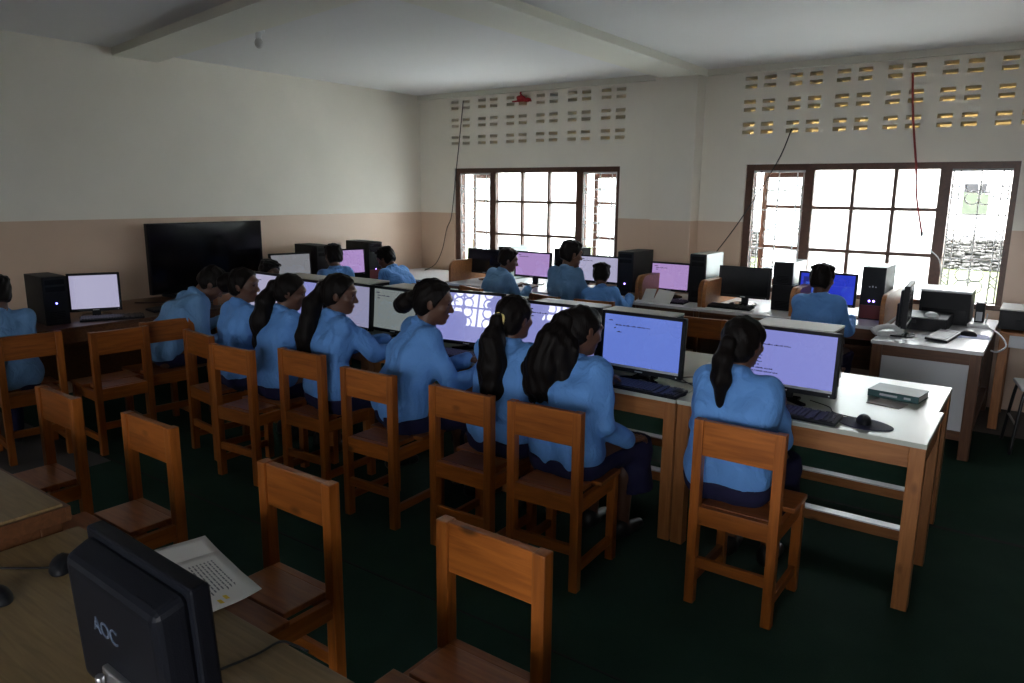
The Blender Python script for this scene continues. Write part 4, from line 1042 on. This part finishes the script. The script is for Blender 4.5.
def person(label, loc, face, h=.008, lean=8, side=0, twist=0, hyaw=0, hpitch=10, hroll=0, girl=True, hair='pony', hands=None, seat=.445, s=1., shirt='shirt', tail=None, tie=None, seed=1, hold=False, group=None, fine=False):
    """seated figure; local +y is where the chair faces, x to the right; hands = two wrist targets"""
    Pv = V3(0, 0, seat+.085)
    Rl = roty(R(side))
    def dirv(f, tw=0): return Rl @ V3(0, math.sin(R(lean*f)), math.cos(R(lean*f)))
    W = Pv+dirv(.6)*.15*s; Cc = W+dirv(1.0)*.15*s; Nb = Cc+dirv(1.15)*.165*s
    Rt = rotz_(R(twist)) 
    rx = Rl @ Rt @ V3(1, 0, 0)
    upd = dirv(1.1); fwd = np.cross(upd, rx); fwd = unit(fwd); rx = np.cross(fwd, upd)
    Sh = [Nb-upd*.045*s+rx*sx*.132*s for sx in (-1, 1)]
    Hp = [Pv+V3(sx*.085*s, .02, -.01) for sx in (-1, 1)]
    Kn = [V3(sx*.10*s+.0, .43*s, seat+.055) for sx in (-1, 1)]
    An = [V3(sx*.095*s, .40*s, .075) for sx in (-1, 1)]
    # head frame
    Rh = rotz_(R(hyaw+twist*.5)) @ rotx(R(-hpitch)) @ roty(R(hroll))
    Hc = Nb+dirv(1.0)*.055*s+Rh @ V3(0, .018, .085)*s
    def hp(x, y, z): return Hc+Rh @ (V3(x, y, z)*s)
    if hands is None: hands = (V3(-.13, .40, .775), V3(.13, .40, .775))
    hands = [V3(*q) for q in hands]
    El = []
    for i in (0, 1):
        L1, L2 = .265*s, .235*s; d = hands[i]-Sh[i]; dist = np.linalg.norm(d)
        if dist > (L1+L2)*.985: hands[i] = Sh[i]+d/dist*(L1+L2)*.985; d = hands[i]-Sh[i]; dist = np.linalg.norm(d)
        a = (L1*L1-L2*L2+dist*dist)/(2*dist); hgt = math.sqrt(max(0, L1*L1-a*a))
        out = V3((-1, 1)[i]*.34, -.35, -1.0); out = out-(out@d)/(d@d)*d
        El.append(Sh[i]+d/dist*a+unit(out)*hgt)
    # ---------------- body (skin) surface
    B = Field(h)
    B.rc(Hp[0], Hp[1], .095*s, .095*s, .03)
    B.rc(W-rx*.045*s, W+rx*.045*s, .085*s, .085*s, .06)
    B.rc(Cc-rx*.06*s, Cc+rx*.06*s, .095*s, .095*s, .06)
    B.rc(Sh[0], Sh[1], .052*s, .052*s, .05)
    B.chain([Nb-upd*.03, Hc+Rh @ V3(0, -.02, -.05)*s], [.05*s, .047*s], .025)
    for i in (0, 1):
        B.chain([Sh[i], El[i], hands[i]], [.046*s, .036*s, .024*s], .02)
        B.chain([Hp[i], Kn[i]], [.078*s, .055*s], .03); B.chain([Kn[i], Kn[i]*.5+An[i]*.5+V3(0, -.02, .06), An[i]], [.054*s, .050*s, .034*s], .02)
        B.rc(An[i]+V3(0, -.02, -.035), An[i]+V3((-1, 1)[i]*.01, .13, -.05), .03*s, .022*s, .02)
        # hand: palm, four fingers with bends, thumb from the side
        wd = unit(hands[i]-El[i]); wd = unit(V3(wd[0], wd[1], wd[2]*.25)); sd = unit(np.cross(wd, V3(0, 0, 1))); nd = np.cross(sd, wd)
        p0 = hands[i]; 
        B.rc(p0+wd*.015-sd*.016, p0+wd*.07-sd*.024, .014*s, .012*s, .012); B.rc(p0+wd*.015+sd*.016, p0+wd*.07+sd*.024, .014*s, .012*s, .012); B.rc(p0+wd*.01, p0+wd*.075, .016*s, .013*s, .012)
        for j, (o, L) in enumerate(((-.029, .062), (-.010, .075), (.010, .080), (.029, .070))):
            L = L if i else (.070, .080, .075, .062)[j]
            a0 = p0+wd*.078+sd*o; a1 = a0+wd*L*.45+nd*.008; a2 = a1+wd*L*.3-nd*.012; a3 = a2+wd*L*.22-nd*.018
            B.chain([a0, a1, a2, a3], [.0095, .0088, .0080, .0068], .004)
        ts = sd*(-1 if i else 1)
        B.chain([p0+wd*.02+ts*.02, p0+wd*.05+ts*.045-nd*.005, p0+wd*.082+ts*.052-nd*.012], [.012, .0098, .008], .008)
    # head
    B.el(hp(0, -.012, .028), V3(.074, .094, .084)*s, Rh, .02); B.el(hp(0, .028, -.030), V3(.056, .058, .080)*s, Rh, .03)
    B.el(hp(0, .062, -.088), V3(.024, .022, .020)*s, Rh, .025)
    B.rc(hp(0, .082, .008), hp(0, .101, -.026), .008*s, .0125*s, .010); B.el(hp(.011, .092, -.030), V3(.009, .010, .008)*s, Rh, .006); B.el(hp(-.011, .092, -.030), V3(.009, .010, .008)*s, Rh, .006)
    B.el(hp(0, .076, .034), V3(.050, .016, .012)*s, Rh, .02)
    for sx in (-1, 1):
        B.el(hp(sx*.031, .092, .010), V3(.017, .014, .011)*s, Rh, .010, sub=True)
        B.el(hp(sx*.030, .072, .009), V3(.0135, .0125, .0115)*s, Rh, .003)
        B.el(hp(sx*.040, .058, -.020), V3(.022, .020, .018)*s, Rh, .02)
        B.el(hp(sx*.074, -.008, -.006), V3(.009, .020, .031)*s, Rh @ roty(R(sx*10)), .008)
    B.el(hp(0, .083, -.054), V3(.023, .012, .0065)*s, Rh, .006); B.el(hp(0, .080, -.066), V3(.020, .012, .0075)*s, Rh, .006)
    RhT = Rh.T
    def colour(c):
        q = (c-Hc) @ Rh / s
        m = np.zeros(len(c), int)
        m[(np.abs(q[:, 0]) < .024) & (q[:, 1] > .06) & (q[:, 2] < -.047) & (q[:, 2] > -.074) & (np.hypot(q[:, 0]/.024, (q[:, 2]+.060)/.014) < 1)] = 1
        for sx in (-1, 1): m[(np.hypot((q[:, 0]-sx*.030)/.0125, (q[:, 2]-.009)/.0065) < 1) & (q[:, 1] > .06)] = 2
        return m
    body = B.mesh('person', ['skin', 'lip', 'eye'], colour=colour)
    body.location = loc; body.rotation_euler = (0, 0, R(face)); tag(body, label, 'person', group)
    # ---------------- shirt
    S = Field(h); e = .016
    S.rc(Hp[0]+V3(0, -.008, .05), Hp[1]+V3(0, -.008, .05), .100*s+e, .100*s+e, .03)
    S.rc(W-rx*.06*s, W+rx*.06*s, .090*s+e, .090*s+e, .06); S.rc(Cc-rx*.075*s, Cc+rx*.075*s, .094*s+e, .094*s+e, .06)
    S.rc(Sh[0], Sh[1], .050*s+e, .050*s+e, .05)
    S.rc(Nb-upd*.03, Nb+upd*.012, .062*s, .058*s, .025)
    for i in (0, 1):
        wr = hands[i]+(El[i]-hands[i])*.08
        S.chain([Sh[i], El[i]], [.046*s+e*.9, .040*s+e*.8], .025); S.chain([El[i], wr], [.040*s+e*.8, .032*s+e*.6], .015)
        S.rc(wr, wr+unit(hands[i]-El[i])*.012, .036*s+e*.5, .036*s+e*.5, .005)
    # collar band
    for k in range(14):
        a = 2*PI*k/14; a2 = 2*PI*(k+1)/14
        if 5 <= k <= 8 and False: continue
        q0 = Nb+upd*.030+rx*math.sin(a)*.056*s-fwd*math.cos(a)*.056*s-upd*.022*(1-math.cos(a))*.5; q1 = Nb+upd*.030+rx*math.sin(a2)*.056*s-fwd*math.cos(a2)*.056*s-upd*.022*(1-math.cos(a2))*.5
        S.rc(q0, q1, .010, .010, .008); S.rc(q0-upd*.015+unit(q0-Nb)*.008, q1-upd*.015+unit(q1-Nb)*.008, .010, .010, .008)
    hem = Pv+V3(0, 0, -.045); fz = folds(.0085, seed)
    def cutS(X, Y, Z): return -((X-hem[0])*0+(Y-hem[1])*.0+(Z-hem[2])-.008*np.sin(7*X+seed)-.006*np.sin(9*Y))
    neck0 = Nb+upd*.048
    def cutS2(X, Y, Z):
        a = cutS(X, Y, Z)
        dx, dy, dz = X-neck0[0], Y-neck0[1], Z-neck0[2]
        hgt = dx*upd[0]+dy*upd[1]+dz*upd[2]; r2 = dx*dx+dy*dy+dz*dz
        return np.maximum(a, np.where(r2 < .12**2, hgt, -1))
    S.mesh('shirt', shirt, body, cut=cutS2, warp=fz)
    # ---------------- skirt or trousers
    T = Field(max(h, .009)); e2 = .014
    T.rc(Hp[0]+V3(0, 0, .03), Hp[1]+V3(0, 0, .03), .098*s+e2*.5, .098*s+e2*.5, .03)
    if girl:
        for i in (0, 1):
            sx = (-1, 1)[i]
            T.chain([Hp[i], Kn[i]+V3(0, .03, 0)], [.088*s+e2, .068*s+e2], .09); T.chain([Kn[i]+V3(0, .03, 0), Kn[i]+V3(sx*.03, .03, -.24)], [.070*s+e2, .085*s+e2], .08)
        T.rc((Hp[0]+Hp[1])/2, (Kn[0]+Kn[1])/2+V3(0, .02, -.0), .075, .06, .06); T.rc((Kn[0]+Kn[1])/2, (Kn[0]+Kn[1])/2+V3(0, .02, -.22), .06, .07, .06)
        ph = seed*1.3
        T.mesh('skirt', 'navy', body, cut=lambda X, Y, Z: np.maximum(-(Z-.25-.01*np.sin(20*X+ph)), 0*X+0*Y+Z-Pv[2]+.0), warp=lambda X, Y, Z: (.006*np.sin(70*X+12*Z+ph)+.003*np.sin(40*Y+8*X))*np.clip((Pv[2]-.05-Z)/.08, 0, 1)+.006*np.clip((Z-Pv[2]+.06)/.03, 0, 1))
    else:
        for i in (0, 1):
            T.chain([Hp[i], Kn[i]], [.082*s+e2, .060*s+e2], .03); T.chain([Kn[i], An[i]+V3(0, 0, .02)], [.060*s+e2, .044*s+e2], .02)
        T.mesh('trousers', 'navy', body, cut=lambda X, Y, Z: np.maximum(-(Z-.07)+0*X+0*Y, 0*X+0*Y+Z-Pv[2]+.0), warp=folds(.004, seed+3))
    for i in (0, 1):
        sh = Field(.008); sx = (-1, 1)[i]
        sh.rc(An[i]+V3(0, -.03, -.042), An[i]+V3(sx*.01, .14, -.050), .036, .030, .02); sh.rc(An[i]+V3(0, -.02, -.01), An[i]+V3(0, .01, -.04), .040, .036, .02)
        sh.mesh('shoe', 'shoe', body, cut=lambda X, Y, Z: -(Z-.004)+0*X+0*Y)
    # ---------------- hair
    Hh = Field(min(h, .0075))
    Hh.el(hp(0, -.014, .034), V3(.084, .104, .089)*s, Rh, .02); Hh.el(hp(0, -.045, -.015), V3(.074, .066, .075)*s, Rh, .02)
    for sx in (-1, 1): Hh.el(hp(sx*.066, .012, .030), V3(.016, .045, .045)*s, Rh, .015)
    if hair == 'boy':
        for k in range(26):
            a = k*2.4; rr = .075*math.sqrt((k+.5)/26)
            Hh.el(hp(rr*math.cos(a), -.005+1.2*rr*math.sin(a), .112-rr*rr*4.5), V3(.020, .022, .016)*s, Rh, .012)
    nrm = Rh @ V3(0, 1, -.55); hl = hp(0, .052, .052)
    low = Rh @ V3(0, -.35, -1); lowp = hp(0, -.06, -.082 if hair != 'boy' else -.060)
    def cutH(X, Y, Z):
        a = (X-hl[0])*nrm[0]+(Y-hl[1])*nrm[1]+(Z-hl[2])*nrm[2]
        b = (X-lowp[0])*low[0]+(Y-lowp[1])*low[1]+(Z-lowp[2])*low[2]
        return np.maximum(a, b)
    rs = np.random.RandomState(seed)
    f1, f2, f3 = rs.uniform(0, 6, 3)
    def strand(X, Y, Z): return .0022*np.sin(150*X+20*np.sin(5*Z+f1)+f2)+.002*np.sin(120*Y+9*Z+f3)
    hob = Hh.mesh('hair', 'hair', body, cut=cutH, warp=strand)
    if tail:
        t0 = hp(*tail['root']); pts = [t0]+[t0+V3(*q) for q in tail['pts']]
        for j, wv in enumerate(tail.get('locks', (0,))):
            Tl = Field(min(h, .008))
            Tl.rc(hp(0, -.09, tail['root'][2]), t0, .035, tail['r'][0], .02)
            Tl.chain(pts, tail['r'], .03)
            if tail.get('wide'):
                for q in tail['wide']:
                    pp = [t0]+[t0+V3(*u) for u in q]
                    Tl.chain(pp, [.03]+[.034]*(len(pp)-2)+[.012], .03)
            am = tail.get('wave', .002)
            Tl.mesh('ponytail', 'hair', hob, warp=lambda X, Y, Z: am*np.sin(130*X+3*np.sin(14*Z+f1)+f2)+am*.8*np.sin(125*Y+3*np.sin(12*Z)+f3))
            break
    if tie:
        c = hp(*tail['root']); d = unit(Rh @ V3(0, -1, .1)); u = unit(np.cross(d, V3(1, 0, .2))); v = np.cross(d, u)
        if tie == 'ring':
            mb = MB(); mb.tube([tuple(c-d*.005+(u*math.cos(a)+v*math.sin(a))*(tail['r'][0]+.006)) for a in np.linspace(0, 2*PI, 16, endpoint=False)], .008, seg=8, closed=True, smooth=False); mb.build('hair_tie', 'tie', hob)
        else:
            mb = MB()
            for k in range(5): q = hp(-.03+.015*k, -.112+abs(k-2)*.004, .015+.003*math.sin(k)); mb.ball(tuple(q), .006, seg=8)
            mb.build('hair_clip', 'clip', hob)
    return body
POW = dict
H_LOW = None
pony = lambda L=.30, sw=0: POW(root=(0, -.118, .012), pts=[(sw*.3, -.035, -.07), (sw*.6, -.035, -L*.55), (sw, -.015, -L)], r=[.024, .036, .036, .016])
longt = lambda L=.50, sw=0, back=.02: POW(root=(0, -.112, .02), pts=[(sw*.2, -.055, -.10), (sw*.5, -.06-back, -L*.5), (sw*.8, -.05-back, -L*.8), (sw, -.035-back, -L)], r=[.030, .052, .060, .050, .018])
D_ = {}
def P(*a, **k): return person(*a, **k)
P('girl with straight ponytail sitting at the rightmost code monitor, seen from behind', (4.31, -2.75, 0), 0, h=.0065, lean=7, hyaw=-14, hpitch=4, tail=pony(.27, -.015), s=0.95, seed=11, hands=((-.13, .33, .775), (.10, .33, .775)))
P('girl with loose wavy hair covering her back, sitting left of the code monitor girl', (3.6, -2.91, 0), -4, h=.0065, lean=15, side=-4, hyaw=-24, hpitch=14, hroll=-4, s=0.97, seat=0.43, seed=12, tie='clip', hands=((-.10, .38, .775), (.17, .27, .56)),
  tail=POW(root=(-.01, -.105, .03), pts=[(-.02, -.05, -.09), (-.05, -.065, -.20), (-.08, -.06, -.30), (-.08, -.045, -.42)], r=[.040, .078, .095, .085, .03], wave=.0035,
           wide=[[(-.08, -.04, -.12), (-.16, -.05, -.24), (-.20, -.03, -.30)], [(.06, -.03, -.12), (.05, -.055, -.26), (.03, -.04, -.45)], [(-.03, -.06, -.15), (-.10, -.075, -.32), (-.15, -.045, -.40)], [(.03, -.05, -.12), (-.02, -.085, -.30), (-.03, -.05, -.50)]]))
P('girl with yellow hair tie and long wavy ponytail, seen from behind', (3.21, -2.89, 0), 0, h=.0065, lean=12, hyaw=-10, hpitch=2, tie='ring', seed=13, s=0.96, hands=((-.15, .45, .775), (.13, .47, .775)),
  tail=POW(root=(0, -.118, .005), pts=[(0, -.045, -.10), (.01, -.06, -.22), (.015, -.055, -.33), (.01, -.04, -.42)], r=[.026, .055, .068, .060, .022], wave=.003))
P('large-backed girl turned right, reaching forward to her keyboard with one arm', (2.52, -2.9, 0), -28, h=.0065, lean=20, side=2, hyaw=-26, hpitch=12, s=1.04, seed=14, hands=((-.02, .42, .775), (.20, .45, .785)),
  tail=POW(root=(-.02, -.112, .0), pts=[(-.045, -.03, -.035), (-.10, -.03, -.055), (-.17, -.01, -.085)], r=[.034, .045, .042, .022]))
P('girl with very long straight dark hair hanging to her chair, face in profile', (1.94, -2.9, 0), -14, h=.0065, lean=9, hyaw=-40, hpitch=10, s=0.985, seed=15, hands=((-.10, .48, .775), (.14, .48, .775)), tail=longt(.58, -.10, .03))
P('girl with a long dark ponytail and loose fringe lock, looking down at the lavender screen', (1.46, -2.93, 0), -10, h=.0075, lean=14, hyaw=-36, hpitch=16, s=0.95, seed=16, tail=longt(.46, -.09, .02), hands=((-.10, .50, .775), (.14, .50, .775)))
P('girl in profile with pinned-up hair, third person from the left, looking right', (1.05, -2.92, 0), -10, h=.0075, lean=10, hyaw=-50, hpitch=4, s=0.95, seed=17, tie='clip', tail=POW(root=(0, -.11, .03), pts=[(0, -.03, -.02), (0, -.02, -.055)], r=[.04, .045, .03]), hands=((-.10, .48, .775), (.14, .48, .775)))
P('boy beyond the left end of the middle row, half hidden between two girls', (-.30, -1.88, 0), -62, h=.0085, lean=26, seat=.42, hyaw=-25, hpitch=18, girl=False, hair='boy', s=.92, hands=((-.12, .34, .775), (.14, .34, .775)), seed=18)
P('boy bending far forward over the left end of the middle row, back humped', (0.2, -2.95, 0), -12, h=.0085, lean=40, hyaw=-20, hpitch=46, girl=False, hair='boy', seat=0.47, seed=19, s=1.02, hands=((-.14, .50, .72), (.16, .48, .62)), shirt='shirt_b')
P('boy at the far left edge in a dark blue shirt, seen from behind', (.08, -3.87, 0), 86, h=.008, lean=6, hyaw=-6, hpitch=6, girl=False, hair='boy', s=0.93, seat=.415, seed=20, shirt='shirt_b')
P('boy facing the left wall before the pinkish screen, only head and shoulders visible', (-0.08, -1.02, 0), 78, h=.0085, lean=10, hyaw=-8, hpitch=6, girl=False, hair='boy', s=0.95, seed=21)
P('boy leaning over toward the left wall near the room corner', (0.07, -0.23, 0), 92, h=.0085, lean=34, hyaw=10, hpitch=28, girl=False, hair='boy', s=0.97, seed=22)
P('boy hunched to the right at the purple screen by the left window', (0.93, -0.05, 0), -18, h=.0085, lean=22, side=6, hyaw=-30, hpitch=14, girl=False, hair='boy', s=0.94, seed=23, shirt='shirt_b')
P('tall boy sitting upright before the lavender screen at the left window', (1.77, -0.06, 0), -14, h=.0085, lean=10, hyaw=-22, hpitch=10, girl=False, hair='boy', seed=24, s=1.02, seat=.47, shirt='shirt_b')
P('short student with dark bob leaning right of the tall boy at the left window', (2.18, -0.06, 0), 8, h=.0085, lean=16, side=-6, hyaw=14, hpitch=14, girl=False, hair='boy', seed=25, s=0.9, seat=0.385)
P('boy alone at the deep-blue screen at the right window, seen from behind', (3.97, -0.05, 0), -6, h=.0085, lean=6, hyaw=-6, hpitch=4, girl=False, hair='boy', seed=26, s=0.95)
# ------------------------------------------------------------------ light
w = bpy.data.worlds.new('overcast_sky'); sc.world = w; w.use_nodes = True
nt = w.node_tree; bg = nt.nodes['Background']; bg.inputs[0].default_value = (.93, .96, 1., 1); bg.inputs[1].default_value = SKY = 10.5
def portal(x0, x1, z0, z1, y, face):
    l = bpy.data.lights.new('window_portal', 'AREA'); l.shape = 'RECTANGLE'; l.size = x1-x0; l.size_y = z1-z0; l.cycles.is_portal = True
    o = bpy.data.objects.new('window_portal', l); COL.objects.link(o); o.location = ((x0+x1)/2, y, (z0+z1)/2)
    o.rotation_euler = (R(-90 if face < 0 else 90), 0, 0)
portal(W1[0], W1[1], W1[2], W1[3], YW+.25, -1); portal(W2[0], W2[1], W2[2], W2[3], YW+.25, -1)
for q in BW: portal(q[0], q[1], q[2], q[3], YB-.25, 1)
sl = bpy.data.lights.new('sun', 'SUN'); sl.energy = 24; sl.angle = R(3); sl.color = (1, .97, .92)
so = bpy.data.objects.new('sun', sl); COL.objects.link(so); so.location = (2, -4, 12); so.rotation_euler = (R(28), 0, 0)
sc.view_settings.view_transform = 'Standard'; sc.view_settings.look = 'None'; sc.view_settings.exposure = .62; sc.view_settings.gamma = 1
sc.view_settings.use_curve_mapping = False
sc.cycles.max_bounces = 10; sc.cycles.diffuse_bounces = 6; sc.cycles.transparent_max_bounces = 12
sc.cycles.use_denoising = True
